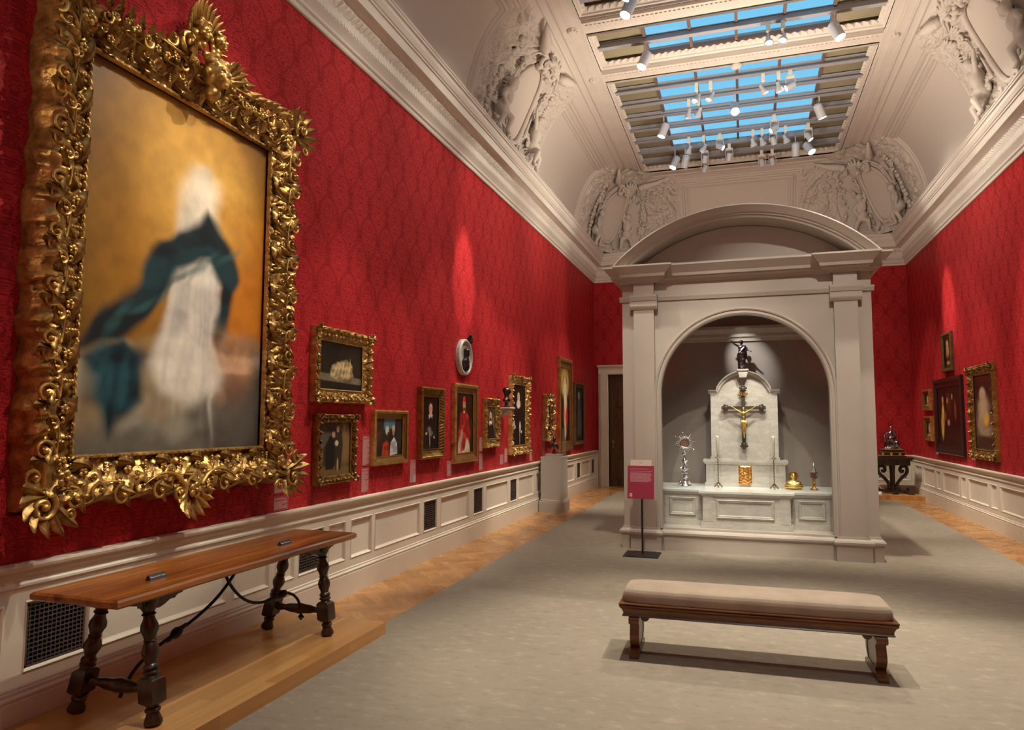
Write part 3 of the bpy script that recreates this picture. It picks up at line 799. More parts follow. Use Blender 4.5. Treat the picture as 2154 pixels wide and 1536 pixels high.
# interior
TAUPE = simple('case_lining', (0.25, 0.212, 0.185), 0.8, var=0.04, vs=2)
IX = 1.36; IB = 10.30
m = tb()
m.box(-IX, IX, IB, IB+.03, .2, 3.45); m.box(-IX, IX, FY+.1, IB, 3.40, 3.44)
for sx in (-1, 1): m.box(sx*IX, sx*(IX+.03), FY+.1, IB+.03, .2, 3.44)
m.build('lining', TAUPE, tab)
m = tb(); m.prism([(IB, 2.70), (IB-.03, 2.70), (IB-.04, 2.74), (IB-.07, 2.76), (IB-.07, 2.80), (IB-.14, 2.86), (IB-.14, 2.90), (IB, 2.92)], 'x', -IX, IX)
m.build('lining_cornice', TABPAINT, tab)
CLEAR = NT('clear_pane')
_t = CLEAR.t.nodes.new('ShaderNodeBsdfTransparent'); _t.inputs[0].default_value = (.95, .97, .96, 1)
_gl = CLEAR.t.nodes.new('ShaderNodeBsdfGlossy'); _gl.inputs['Roughness'].default_value = 0.0
_fr = CLEAR.t.nodes.new('ShaderNodeFresnel'); _fr.inputs['IOR'].default_value = 1.52
_ge = CLEAR.t.nodes.new('ShaderNodeNewGeometry'); CLEAR.l(CLEAR.mrange(_ge.outputs['Backfacing'], 0, 1, 1.52, 1/1.52), _fr.inputs['IOR'])
_mx = CLEAR.t.nodes.new('ShaderNodeMixShader')
CLEAR.l(CLEAR.math('MULTIPLY', _fr.outputs[0], 1.4), _mx.inputs[0]); CLEAR.l(_t.outputs[0], _mx.inputs[1]); CLEAR.l(_gl.outputs[0], _mx.inputs[2]); CLEAR.l(_mx.outputs[0], CLEAR.out.inputs['Surface']); CLEAR = CLEAR.m
m = tb(); pp = [(AR+.01, BZ+.004)]+arch_pts(AR+.01, ACZ, 40)+[(-AR-.01, BZ+.004)]
m.add([(x, FY+.095, z) for x, z in pp], [tuple(range(len(pp)))])
m.build('glass', CLEAR, tab, fix=False)

# altar inside --------------------------------------------------------------
def mat_marble():
    t = NT('white_marble'); nz = t.noise(t.geo((1, 1, 2.2)), 3.0, 6, 0.7)
    v = t.mrange(t.math('ABSOLUTE', t.math('SUBTRACT', nz, 0.5)), 0.0, 0.09, 0.5, 0.0)
    c = t.mix(v, (0.56, 0.535, 0.48), (0.37, 0.34, 0.30)); t.base(c); return t.set(0.3, 0, 0.5)
MARBLE = mat_marble()
alt = empty('marble_altar', (0, 9.4, BZ+.011), 0, 'white marble altar table with three framed panels inside the arched case', 'altar')
AM = Matrix.Translation((0, -9.4, -BZ))
def ab(): m = MB(); m.m = AM; return m
SY, CYF, AX = 9.44, 9.25, 1.28
m = ab(); m.box(-AX, AX, SY, IB-.005, BZ, .66); m.box(-.505, .525, CYF, SY, BZ, .66)
m.box(-AX, AX, SY-.03, SY, BZ, .335); m.box(-.525, .545, CYF-.03, SY, BZ, .335)
for (a, b, y) in ((-.93, -.60, SY), (.62, .93, SY), (-.34, .34, CYF)):
    z0, z1 = (.385, .615)
    st_ = [(0, -.001), (0, .016), (.010, .026), (.018, .016), (.026, .018), (.040, .003)]; vs = []
    for o, dd in st_: vs += [(a+o, y-dd, z0+o), (b-o, y-dd, z0+o), (b-o, y-dd, z1-o), (a+o, y-dd, z1-o)]
    m.add(vs, [(i*4+j, i*4+(j+1) % 4, i*4+4+(j+1) % 4, i*4+4+j) for i in range(len(st_)-1) for j in range(4)])
for x in (-.49, .40): m.box(x, x+.11, CYF-.012, CYF, .34, .655)
m.build('body', MARBLE, alt)
m = ab(); TPP = [(0, .645), (.012, .65), (.02, .665), (.035, .68), (.045, .69), (.045, .715), (0, .72)]
corn_path(m, TPP, [(-AX, SY), (-.505, SY), (-.505, CYF), (.525, CYF), (.525, SY), (AX, SY)])
m.box(-AX, AX, SY, IB-.005, .69, .72); m.box(-.505, .525, CYF, SY, .69, .72)
m.build('counter', simple('pale_marble_top', (0.66, 0.66, 0.62), 0.2, var=.05), alt)
# retable
ret = empty('altar_retable', (.01, 10.0, .732), 0, 'white marble altarpiece with shouldered arch top, standing on the altar counter', 'altarpiece')
RM = Matrix.Translation((-.01, -10.0, -.72))
def rb(): m = MB(); m.m = RM; return m
YR = 9.93
m = rb(); cxr = .012
m.box(cxr-.50, cxr+.50, YR, IB-.008, .72, 1.03); m.box(cxr-.515, cxr+.515, YR-.015, IB-.008, .72, .765)
corn_path(m, [(0, 1.01), (.015, 1.015), (.035, 1.045), (.035, 1.07), (0, 1.07)], [(cxr-.5, IB-.01), (cxr-.5, YR), (cxr+.5, YR), (cxr+.5, IB-.01)])
m.box(cxr-.5, cxr+.5, YR, IB-.01, 1.03, 1.069)
for (a, b, c, d) in ((-.105, -.085, .74, 1.005), (.085, .105, .74, 1.005), (-.105, .105, 1.0, 1.02)): m.box(a+cxr, b+cxr, YR-.014, YR, c, d)
for sx in (-1, 1):
    for o in (.16, .46): m.box(cxr+sx*o-.004, cxr+sx*o+.004, YR-.006, YR, .78, 1.0)
pred = m.build('predella', MARBLE, ret)
m = rb(); y2 = YR+.04; HW = .425; zs = 1.985; ra = .325
body = [(cxr-HW, 1.07), (cxr+HW, 1.07), (cxr+HW, zs), (cxr+ra, zs)]+[(cxr+ra*math.cos(PI*i/24), zs-.10+ (ra)*math.sin(PI*i/24)) for i in range(3, 22)]+[(cxr-ra, zs), (cxr-HW, zs)]
m.prism(body, 'y', y2, IB-.01)
for sx in (-1, 1):
    m.box(cxr+sx*(HW-.10), cxr+sx*HW, y2-.022, y2, 1.07, zs); m.box(cxr+sx*(HW-.115), cxr+sx*(HW+.012), y2-.034, y2, 1.07, 1.11)
m.build('upper_panel', MARBLE, ret)
m = rb(); K = [(0.0, .0), (.0, .02), (.012, .03), (.03, .035), (.04, .055), (.055, .06), (.055, .0)]
line = [(cxr-HW-.03, zs-.03), (cxr-ra-.005, zs-.03)]+[(cxr-(ra+.0)*math.cos(PI*i/30), zs-.10+(ra)*math.sin(PI*i/30)) for i in range(4, 27)]+[(cxr+ra+.005, zs-.03), (cxr+HW+.03, zs-.03)]
vs = []; KK = len(K)
for i, (x, z) in enumerate(line):
    a = Vector(line[max(i-1, 0)]); b = Vector(line[min(i+1, len(line)-1)]); d = (b-a).normalized(); nn = Vector((-d.y, d.x))
    for o, e in K: vs.append((x+nn.x*o, y2-e, z+nn.y*o))
m.add(vs, [(i*KK+j, i*KK+j+1, (i+1)*KK+j+1, (i+1)*KK+j) for i in range(len(line)-1) for j in range(KK-1)]+[tuple(range(KK)), tuple((len(line)-1)*KK+j for j in range(KK))])
m.prism([(cxr-.045, 2.17), (cxr+.045, 2.17), (cxr+.065, 2.262), (cxr-.065, 2.262)], 'y', y2-.07, IB-.05); m.box(cxr-.072, cxr+.072, y2-.08, IB-.05, 2.262, 2.282)
m.build('moulding', MARBLE, ret)
m = rb(); nx, nz = 24, 36
rnd = random.Random(4)
def reld(u, v):
    x = cxr-.083+.166*u; z = .745+.255*v
    r = .012*float(foliage(np.array([u*6.0]), np.array([v*8.0]), 3)[0])+.014*math.exp(-((u-.5)**2*22+(v-.42)**2*9))
    return (x, YR-.012-r-(.02 if .05 < u < .95 and .04 < v < .96 else .0), z)
m.grid(nx, nz, reld); m.box(cxr-.085, cxr+.085, YR-.012, YR-.006, .743, 1.002)
tag(m.build('tabernacle_door', simple('copper_gilt', (0.72, 0.36, 0.10), 0.3, 0.9, var=.15, vs=30), pred, smooth=True), 'copper-gold relief door')

# crucifix on the retable -----------------------------------------------------
CXC, CYC, CZC = .008, y2-.035, 1.765
cru = empty('crucifix', (CXC, CYC, 1.232), 0, 'dark wooden cross with gilded figure, mounted on the white altarpiece', 'crucifix')
XM = Matrix.Translation((-CXC, -CYC, -1.22))
m = MB(); m.m = XM
m.box(CXC-.024, CXC+.024, CYC-.012, CYC+.010, 1.27, 2.02); m.box(CXC-.23, CXC+.23, CYC-.0125, CYC+.0095, CZC-.022, CZC+.022)
def trefoil(mb, x, z, dx, dz):
    px, pz = -dz, dx
    for k in range(3):
        f = .0+.022*k; w = (.030, .034, .022)[k]
        mb.box(x+dx*f-abs(px)*w-abs(dx)*.013, x+dx*f+abs(px)*w+abs(dx)*.013, CYC-.02, CYC+.008, z+dz*f-abs(pz)*w-abs(dz)*.013, z+dz*f+abs(pz)*w+abs(dz)*.013)
    for (a, b, r) in ((0, 0, .032), (.035, 0, .022), (.012, .036, .017), (.012, -.036, .017), (-.018, .03, .012), (-.018, -.03, .012)):
        mb.ball((x+dx*a+px*b, CYC-.008, z+dz*a+pz*b), r, 10, (1, .65, 1))
trefoil(m, CXC-.225, CZC, -1, 0); trefoil(m, CXC+.225, CZC, 1, 0); trefoil(m, CXC, 2.015, 0, 1); trefoil(m, CXC, 1.27, 0, -1)
m.build('cross', simple('cross_wood', (.055, .040, .026), .5, var=.2), cru)
m = MB(); m.m = XM
m.grid(10, 4, lambda u, v: (CXC-.048+.096*u, CYC-.024-.008*math.sin(u*PI*2), 1.925+.035*v+.008*math.sin(u*PI))); m.tube([(CXC-.048, CYC-.026, 1.945), (CXC-.062, CYC-.026, 1.952), (CXC-.058, CYC-.026, 1.93)], .006, 6); m.tube([(CXC+.048, CYC-.022, 1.945), (CXC+.06, CYC-.022, 1.94), (CXC+.056, CYC-.022, 1.962)], .006, 6)
m.box(CXC-.045, CXC+.045, CYC-.022, CYC-.012, 1.927, 1.955)
m.build('scroll_plate', GOLD_BR, cru)
q = lambda x, z, y=0: (x, -.040+y, CZC-1.22+z)
blob('figure', [('e', q(0, -.015, -.012), (.017, .017, .022)), ('c', q(0, -.04), q(0, -.055), .010, .012),
    ('e', q(0, -.085), (.034, .020, .040)), ('e', q(.0, -.14), (.026, .018, .04)), ('e', q(.0, -.185), (.032, .021, .028)),
    ('c', q(-.03, -.062), q(-.085, -.028), .0115, .009), ('c', q(-.085, -.028), q(-.135, .006), .009, .006), ('c', q(-.135, .006), q(-.15, .016), .008, .006),
    ('c', q(.03, -.062), q(.085, -.028), .0115, .009), ('c', q(.085, -.028), q(.135, .006), .009, .006), ('c', q(.135, .006), q(.15, .016), .008, .006),
    ('c', q(-.013, -.20), q(-.008, -.29, -.018), .019, .013), ('c', q(-.008, -.29, -.018), q(.0, -.375, 0), .013, .008), ('c', q(.0, -.375), q(.002, -.40, -.015), .009, .006),
    ('c', q(.014, -.20), q(.016, -.28, -.022), .019, .013), ('c', q(.016, -.28, -.022), q(.006, -.37, -.004), .013, .008),
    ('c', q(-.03, -.18, -.01), q(.034, -.195, -.012), .013, .014), ('c', q(.034, -.18), q(.042, -.25), .012, .007)], GOLD_BR, cru, .0042, 2)
# hair / crown cap
# bronze statue on keystone
sta = empty('bronze_statuette', (0, 10.06, 2.300), 0, 'dark bronze robed figure with one arm raised, on top of the white altarpiece', 'statuette')
blob('figure', [('e', (0, 0, .02), (.055, .05, .03)), ('c', (-.02, 0, .04), (-.022, -.005, .12), .022, .028), ('c', (.026, 0, .04), (.022, -.01, .13), .024, .03),
    ('c', (-.015, 0, .10), (-.01, 0, .20), .036, .038), ('c', (.02, .0, .10), (.01, 0, .20), .034, .036), ('e', (-.0, -.01, .215), (.052, .034, .03)), ('e', (.0, 0, .26), (.042, .028, .05)),
    ('e', (0, 0, .30), (.046, .026, .032)), ('c', (.0, 0, .32), (.0, -.005, .345), .014, .014), ('e', (-.004, -.008, .375), (.021, .024, .027)), ('e', (.006, .004, .372), (.022, .020, .03)),
    ('c', (-.04, 0, .318), (-.085, -.012, .345), .016, .013), ('c', (-.085, -.012, .345), (-.125, -.025, .39), .013, .008), ('c', (-.125, -.025, .39), (-.14, -.028, .408), .010, .005),
    ('c', (.042, 0, .315), (.075, -.0, .27), .017, .014), ('c', (.075, 0, .27), (.115, -.02, .245), .013, .009), ('c', (.115, -.02, .245), (.128, -.022, .238), .010, .006),
    ('c', (-.04, -.01, .21), (-.055, .0, .15), .016, .012), ('c', (.04, -.012, .30), (-.03, -.03, .22), .014, .014), ('c', (.045, .012, .3), (.055, .02, .16), .02, .024),
    ('c', (.035, .0, .10), (.045, .0, .03), .02, .024), ('c', (-.035, .01, .16), (-.03, .015, .05), .018, .022)], BRONZE, sta, .0055, 2)
# silver monstrance
def lathe_obj(name, prof, mat, parent, n=20, base=(0, 0, 0)): m = MB(); m.lathe(prof, n, base); return m.build(name, mat, parent, angle=35)
mo = empty('silver_monstrance', (-.755, 9.78, .7325), 0, 'tall ornate silver monstrance with radiating ring, at the left of the altar counter', 'monstrance')
m = MB(); rnd = random.Random(7)
m.lathe([(.085, 0), (.088, .012), (.07, .02), (.06, .04), (.03, .055), (.022, .075), (.018, .10), (.034, .12), (.018, .14), (.016, .19), (.036, .215), (.040, .235), (.02, .26), (.014, .30), (.03, .325), (.034, .345), (.016, .37), (.012, .42), (.020, .44), (.01, .46), (.008, .47)], 16)
for k in range(90):
    a = rnd.uniform(0, 2*PI); zc, rad = rnd.choice([(.02, .085), (.05, .06), (.04, .075), (.12, .035), (.225, .042), (.23, .05), (.335, .038), (.43, .024), (.18, .025), (.29, .02)])
    m.ball((rad*math.cos(a), rad*math.sin(a), zc+rnd.uniform(-.012, .014)), rnd.uniform(.009, .018), 7)
m.build('stem', SILVER, mo, smooth=True)
m = MB(); R0 = .062; zc = .575
m.tube([(R0*math.cos(a), 0, zc+R0*math.sin(a)) for a in [2*PI*i/28 for i in range(28)]], .009, 8, closed=True)
m.tube([(.085*math.cos(a), 0, zc+.085*math.sin(a)) for a in [2*PI*i/28 for i in range(28)]], .005, 6, closed=True)
for k in range(24):
    a = 2*PI*k/24+.1; r1 = .088+.048*(.55+.45*((k % 3) == 0)+.2*rnd.random())
    m.tube([(.08*math.cos(a), 0, zc+.08*math.sin(a)), (r1*math.cos(a+.05), 0, zc+r1*math.sin(a+.05))], [.006, .0015], 5)
    m.ball((.074*math.cos(a), -.006, zc+.074*math.sin(a)), .0115, 7)
    if k % 3 == 0: m.ball((r1*math.cos(a+.05), 0, zc+r1*math.sin(a+.05)), .009, 7)
m.build('sunburst', SILVER, mo, smooth=True)
m = MB(); m.lathe([(.001, 0), (.052, 0), (.052, .006), (.001, .006)], 24, (0, .003, zc), (0, -1, 0)); m.build('lunette', simple('amber_glass', (.22, .13, .08), .15), mo)
# candlesticks
def candlestick(x, label):
    t = empty('candlestick', (x, 9.70, .7325), 0, label, 'candlestick', 'candlesticks on the altar counter')
    m = MB()
    prof = [(.010, .05), (.016, .06), (.007, .075)]
    z = .075
    while z < .355: prof += [(.005, z+.008), (.009, z+.018), (.005, z+.03)]; z += .034
    prof += [(.005, .365), (.012, .375), (.034, .392), (.036, .397), (.01, .397)]
    m.lathe(prof, 12); m.build('stem', simple('pewter_brass', (.33, .26, .19), .3, 1.0), t, smooth=True)
    m = MB()
    for k in range(3):
        a = -PI/2+k*2*PI/3; m.tube([(0, 0, .058), (.026*math.cos(a), .026*math.sin(a), .04), (.05*math.cos(a), .05*math.sin(a), .013)], [.014, .012, .011], 8); m.ball((.053*math.cos(a), .053*math.sin(a), .010), .010, 8)
    m.build('tripod_base', bpy.data.materials['pewter_brass'], t, smooth=True)
    m = MB(); m.lathe([(.014, .398), (.020, .655), (.020, .672), (.016, .673)], 14); m.build('candle', simple('ivory_wax', (.80, .76, .64), .5, **{'Subsurface Weight': .1}) if 'ivory_wax' not in bpy.data.materials else bpy.data.materials['ivory_wax'], t, smooth=True)
candlestick(-.325, 'slim candlestick with white candle, left of the copper relief door'); candlestick(.362, 'slim candlestick with white candle, right of the copper relief door')
# gilded reliquary bust
bu = empty('gilded_reliquary_bust', (.598, 9.78, .7325), 0, 'small gilded bust of a haloed man, on the counter right of the altarpiece', 'bust')
blob('bust', [('e', (0, .0, .055), (.105, .062, .05)), ('e', (0, -.0, .03), (.11, .064, .03)), ('c', (-.085, 0, .03), (-.065, 0, .085), .03, .022), ('c', (.085, 0, .03), (.065, 0, .085), .03, .022), ('e', (0, 0, .09), (.075, .045, .03)),
    ('c', (0, 0, .09), (0, -.005, .14), .028, .024), ('e', (0, -.008, .168), (.030, .034, .040)), ('e', (0, .006, .18), (.034, .034, .035)), ('e', (0, -.042, .162), (.0065, .009, .013)), ('e', (-.032, 0, .165), (.006, .01, .012)), ('e', (.032, 0, .165), (.006, .01, .012)),
    ('e', (0, -.034, .148), (.014, .008, .004)), ('e', (0, -.024, .138), (.018, .02, .022)), ('c', (-.06, -.04, .085), (0, -.06, .05), .012, .014), ('c', (.06, -.04, .085), (0, -.06, .05), .012, .014), ('e', (0, -.066, .05), (.016, .008, .014))], GOLD_BR, bu, .0042, 1)
m = MB(); m.tube([(.055*math.cos(a), .018, .17+.055*math.sin(a)) for a in [2*PI*i/28 for i in range(28)]], .004, 6, closed=True)
m.lathe([(.001, 0), (.053, 0), (.053, .002), (.001, .002)], 28, (0, .02, .17), (0, -1, 0)); m.build('halo', GOLD3, bu)
ci = empty('spired_pyx', (.838, 9.78, .7325), 0, 'gilt hexagonal pyx with pointed silver spire, at the right end of the altar counter', 'pyx')
lathe_obj('stem', [(.05, 0), (.05, .008), (.03, .022), (.016, .04), (.013, .07), (.024, .085), (.013, .10), (.018, .125), (.028, .145), (.01, .15)], GOLD3, ci, 6)
m = MB(); m.lathe([(.036, .145), (.045, .15), (.045, .157), (.030, .158), (.030, .212), (.048, .214), (.048, .222), (.02, .223)], 6)
for k in range(6):
    a = PI/3*k; m.tube([(.038*math.cos(a), .038*math.sin(a), .15), (.038*math.cos(a), .038*math.sin(a), .22)], .004, 6)
m.build('box', bpy.data.materials['pewter_brass'], ci)
m = MB(); m.lathe([(.034, .222), (.012, .30), (.005, .315), (.010, .325), (.012, .333), (.008, .341), (.001, .345)], 6); m.build('spire', SILVER, ci)
# small case lamps (behind the arch head), real lamps of the case
def case_lamp(x, y, z, target, power, size, blend, label, color=(1, .90, .76)):
    t = empty('case_spotlight', (x, y, z), 0, label, 'spotlight', 'small lamps hidden inside the case top')
    d = (Vector(target)-Vector((x, y, z))).normalized()
    m = MB(); m.lathe([(.02, -.06), (.028, -.055), (.03, .0), (.026, .0), (.024, -.03), (.001, -.03)], 14, (0, 0, 0), d); m.tube([(0, 0, 0), (0, 0, 3.40-z)], .005, 6); m.build('body', WHITE_METAL, t)
    ld = bpy.data.lights.new('case_lamp', 'SPOT'); ld.energy = power*LAMP; ld.spot_size = math.radians(size); ld.spot_blend = blend; ld.color = color; ld.shadow_soft_size = .02
    lo = bpy.data.objects.new('case_lamp', ld); COL.objects.link(lo); lo.parent = t; lo.location = d*.02; lo.rotation_mode = 'QUATERNION'; lo.rotation_quaternion = Vector((0, 0, -1)).rotation_difference(d)
# ------------------------------------------------------------------ painted canvases (generic stand-ins), colour stored on the canvas mesh
PAINT = NT('oil_paint'); _a = PAINT.n('ShaderNodeVertexColor', layer_name='paint'); PAINT.base(_a.outputs[0])
PAINT.bump(PAINT.noise(PAINT.geo(), 130, 3), .0012, .35); PAINT = PAINT.set(0.38, 0, 0.35)
class Art:
    def __init__(s, nx, ny, aspect, seed=1):
        s.nx, s.ny = nx, ny
        s.U, s.V = np.meshgrid(np.linspace(0, 1, nx), np.linspace(0, 1, ny)); s.a = aspect    # aspect = w/h ; v up
        s.C = np.zeros((ny, nx, 3)); s.seed = seed
        s.wu = (fbm(s.U*5*s.a, s.V*5, seed+40, 3)-.5)*2; s.wv = (fbm(s.U*5*s.a+7, s.V*5+3, seed+60, 3)-.5)*2
    def fill(s, c, c2=None, sc=3, ang=None):
        c = np.array(lin(c)); s.C[:] = c
        if c2 is not None: f = fbm(s.U*sc*s.a, s.V*sc, s.seed, 4)[..., None]; f = sstep(.3, .7, f); s.C = s.C*(1-f)+np.array(lin(c2))*f
        return s
    def _mix(s, m, c, c2=None, sc=6):
        col = np.array(lin(c))[None, None, :]*np.ones_like(s.C)
        if c2 is not None: f = sstep(.35, .65, fbm(s.U*sc*s.a, s.V*sc*1.6, s.seed+9, 3))[..., None]; col = col*(1-f)+np.array(lin(c2))*f
        m = m[..., None]; s.C = s.C*(1-m)+col*m; s.seed += 3; return s
    def ell(s, cx, cy, rx, ry, c, soft=.15, rot=0, warp=.0, alpha=1, c2=None, sc=6):
        """rx, ry in units of height"""
        x = (s.U-cx)*s.a+s.wu*warp; y = (s.V-cy)+s.wv*warp; ca, sa = math.cos(rot), math.sin(rot)
        xr, yr = x*ca+y*sa, -x*sa+y*ca; d = np.sqrt((xr/rx)**2+(yr/ry)**2)
        return s._mix(sstep(1+soft, 1-soft, d)*alpha, c, c2, sc)
    def poly(s, pts, c, soft=.012, warp=.0, alpha=1, c2=None, sc=6):
        X = s.U*s.a+s.wu*warp; Y = s.V+s.wv*warp; P = [(x*s.a, y) for x, y in pts]
        inside = np.zeros_like(X, bool); dist = np.full_like(X, 9.0)
        n = len(P)
        for i in range(n):
            x0, y0 = P[i]; x1, y1 = P[(i+1) % n]
            cond = ((y0 > Y) != (y1 > Y))
            with np.errstate(divide='ignore', invalid='ignore'): xi = (x1-x0)*(Y-y0)/((y1-y0) if y1 != y0 else 1e-9)+x0
            inside ^= cond & (X < xi)
            dx, dy = x1-x0, y1-y0; t = np.clip(((X-x0)*dx+(Y-y0)*dy)/(dx*dx+dy*dy+1e-12), 0, 1)
            dist = np.minimum(dist, np.hypot(X-x0-t*dx, Y-y0-t*dy))
        sd = np.where(inside, dist, -dist)
        return s._mix(sstep(-soft, soft, sd)*alpha, c, c2, sc)
    def noise(s, amp=.15, sc=40):
        s.C = s.C*(1+amp*(fbm(s.U*sc*s.a, s.V*sc, s.seed+5, 3)-.5)*2)[..., None]; s.C = np.clip(s.C, 0, 1); return s
    def head(s, cx, cy, r, skin=(214, 170, 135), hair=(45, 28, 18), beard=None, dirn=1):
        s.ell(cx, cy+r*.25, r*.95, r*1.15, hair, .12); s.ell(cx, cy-.1*r, r*.68, r*.98, skin, .12)
        s.ell(cx-dirn*.35*r/s.a, cy-.1*r, r*.35, r*.8, tuple(int(k*.72) for k in skin), .4, alpha=.5)
        for e in (-.28, .26): s.ell(cx+e*r/s.a, cy+.05*r, r*.11, r*.06, (40, 26, 20), .4); s.ell(cx+e*r/s.a, cy+.2*r, r*.16, r*.04, hair, .5, alpha=.7)
        s.ell(cx, cy-.2*r, r*.07, r*.22, tuple(int(k*.8) for k in skin), .5); s.ell(cx, cy-.48*r, r*.19, r*.055, (150, 70, 60), .4)
        if beard: s.ell(cx, cy-.78*r, r*.42, r*.38, beard, .25)
        return s

def art_portrait(nx, ny, a, seed, bg, body, collar=None, robe2=None, hy=.74, hr=.085, hx=.5, beard=None, hands=True, skin=(218, 178, 145), wide=.36, hair=(45, 28, 18)):
    s = Art(nx, ny, a, seed); s.fill(bg, tuple(int(k*.6) for k in bg), 2.5)
    s.poly([(hx-wide/a*.5*1.25, -.05), (hx-wide/a*.55, .30), (hx-wide/a*.36, hy-hr*1.7), (hx-.05/a, hy-hr*1.15), (hx+.05/a, hy-hr*1.15), (hx+wide/a*.36, hy-hr*1.7), (hx+wide/a*.55, .30), (hx+wide/a*.5*1.25, -.05)], body, .02, .012, c2=tuple(int(k*.65) for k in body), sc=7)
    if robe2: s.poly([(hx-.03/a, hy-hr*1.4), (hx+.10/a, .35), (hx+.16/a, -.05), (hx-.16/a, -.05), (hx-.07/a, .35)], robe2, .015, .02, c2=tuple(int(k*.8) for k in robe2))
    s.ell(hx, hy-hr*1.12, hr*.42, hr*.5, skin, .1)
    s.head(hx, hy, hr, skin, hair, beard)
    if collar: s.poly([(hx-hr*.85/a, hy-hr*1.25), (hx, hy-hr*1.05), (hx+hr*.85/a, hy-hr*1.25), (hx+hr*.5/a, hy-hr*1.9), (hx, hy-hr*1.5), (hx-hr*.55/a, hy-hr*2.1)], collar, .008)
    if hands:
        s.ell(hx-.16/a, .30, .035, .022, skin, .2, .5); s.ell(hx+.14/a, .22, .03, .022, skin, .2, -.3)
    return s.noise(.2, 30)

# ------------------------------------------------------------------ frames
def carve(kind, L, c, seed):
    """height of the carved pattern; L metres along the rail, c 0..1 across"""
    if kind == 'plain': return 0*L
    if kind == 'rope': return .010*np.clip(np.sin(L*2*PI/.035+c*7), 0, 1)*sstep(.2, .35, c)*sstep(.95, .8, c)
    if kind == 'bead':
        return .010*(np.abs(np.sin(L*PI/.028))**.7)*ridge(c, .14, .10)+.012*np.abs(np.sin(L*PI/.05))*ridge(c, .86, .12)
    if kind == 'leaf': return .020*foliage(L*14, c*2.3, seed)*sstep(.12, .3, c)+.008*(np.abs(np.sin(L*PI/.022)))*ridge(c, .1, .09)
    if kind == 'bold': return .034*foliage(L*9, c*1.9, seed)*sstep(.1, .28, c)+.012*np.abs(np.sin(L*PI/.045))*ridge(c, .07, .07)
    return 0*L
def frame_mesh(name, w, h, fw, prof, mat, parent, kind='plain', seed=1, res=.012, wob=0.0, y0=0.0):
    """rails around a w x h opening (local x right, z up, -y towards the room). prof: list (c 0..1, depth)"""
    pc = np.array([p[0] for p in prof]); pd = np.array([p[1] for p in prof])
    nc = max(14, int(fw/res)+6) if kind != 'plain' else 40
    c = np.unique(np.concatenate([np.linspace(0, 1, nc), pc])); nc = len(c)
    d = np.interp(c, pc, pd)
    loops = []
    sides = []
    for k, (L, ) in enumerate(((w,), (h,), (w,), (h,))):
        n = max(2, int((L+2*fw)/res)) if kind != 'plain' else 2
        t = np.linspace(-1, 1, n)[None, :]*np.ones((nc, 1)); C = c[:, None]*np.ones((1, n))
        half = L/2+fw*C; s = t*half
        sgn = np.abs(s)
        H = carve(kind, sgn+(.31 if k % 2 else 0), C, seed+(k % 2))*sstep(0.0, .02, half-np.abs(s)+.012)
        depth = d[:, None]+H
        off = fw*C
        if wob > 0: off = off+C*wob*(fbm(sgn*9, C*0, seed+33, 2)-.35)*2*sstep(.5, 1, C)
        q = (h if k % 2 == 0 else w)/2+off
        if k == 0: X, Z = s, -q
        elif k == 1: X, Z = q, s
        elif k == 2: X, Z = -s, q
        else: X, Z = -q, -s
        V = np.stack([X, y0-depth, Z], -1)
        sides.append((V, n, nc))
    # outer edge wall (back to the wall plane) added as an extra row
    verts = []; faces = []; base = 0
    for V, n, m_ in sides:
        last = V[-1].copy(); last[:, 1] = -.001
        W = np.concatenate([V, last[None]], 0); verts.append(W.reshape(-1, 3))
        idx = np.arange(n*(m_+1)).reshape(m_+1, n)+base
        faces.append(np.stack([idx[:-1, :-1].ravel(), idx[1:, :-1].ravel(), idx[1:, 1:].ravel(), idx[:-1, 1:].ravel()], 1)); base += n*(m_+1)
    verts = np.concatenate(verts); faces = np.concatenate(faces)
    return verts, faces
def frame_obj(name, w, h, fw, prof, mat, parent, extra=None, **kw):
    v, f = frame_mesh(name, w, h, fw, prof, mat, parent, **kw)
    v = [tuple(p) for p in v.tolist()]; f = [tuple(q) for q in f.tolist()]
    if extra is not None: o = len(v); v += extra.v; f += [tuple(i+o for i in q) for q in extra.f]
    me = bpy.data.meshes.new(name); me.from_pydata(v, [], f)
    me.polygons.foreach_set('use_smooth', [True]*len(me.polygons))
    try: me.set_sharp_from_angle(angle=math.radians(50))
    except Exception: pass
    me.materials.append(mat); o = bpy.data.objects.new(name, me); COL.objects.link(o); o.parent = parent
    return o
PR_CASS = [(0, 0.0142), (0, 0.0235), (0.07, 0.0254), (0.09, 0.0192), (0.3, 0.0266), (0.55, 0.0421), (0.6, 0.0545), (0.85, 0.0576), (0.9, 0.0514), (1, 0.0489)]
PR_SCOOP = [(0, 0.0154), (0, 0.0254), (0.08, 0.0266), (0.12, 0.0204), (0.45, 0.0278), (0.72, 0.0464), (0.8, 0.0607), (0.93, 0.0626), (1, 0.0564)]
PR_BOX = [(0, 0.0154), (0, 0.0266), (0.1, 0.0291), (0.14, 0.0216), (0.5, 0.0328), (0.6, 0.0489), (0.9, 0.0514), (1, 0.039)]
PR_BIG = [(0, .05), (0, .075), (.03, .095), (.07, .095), (.10, .075), (.30, .085), (.55, .130), (.80, .160), (.90, .125), (.97, .075), (1, .05)]
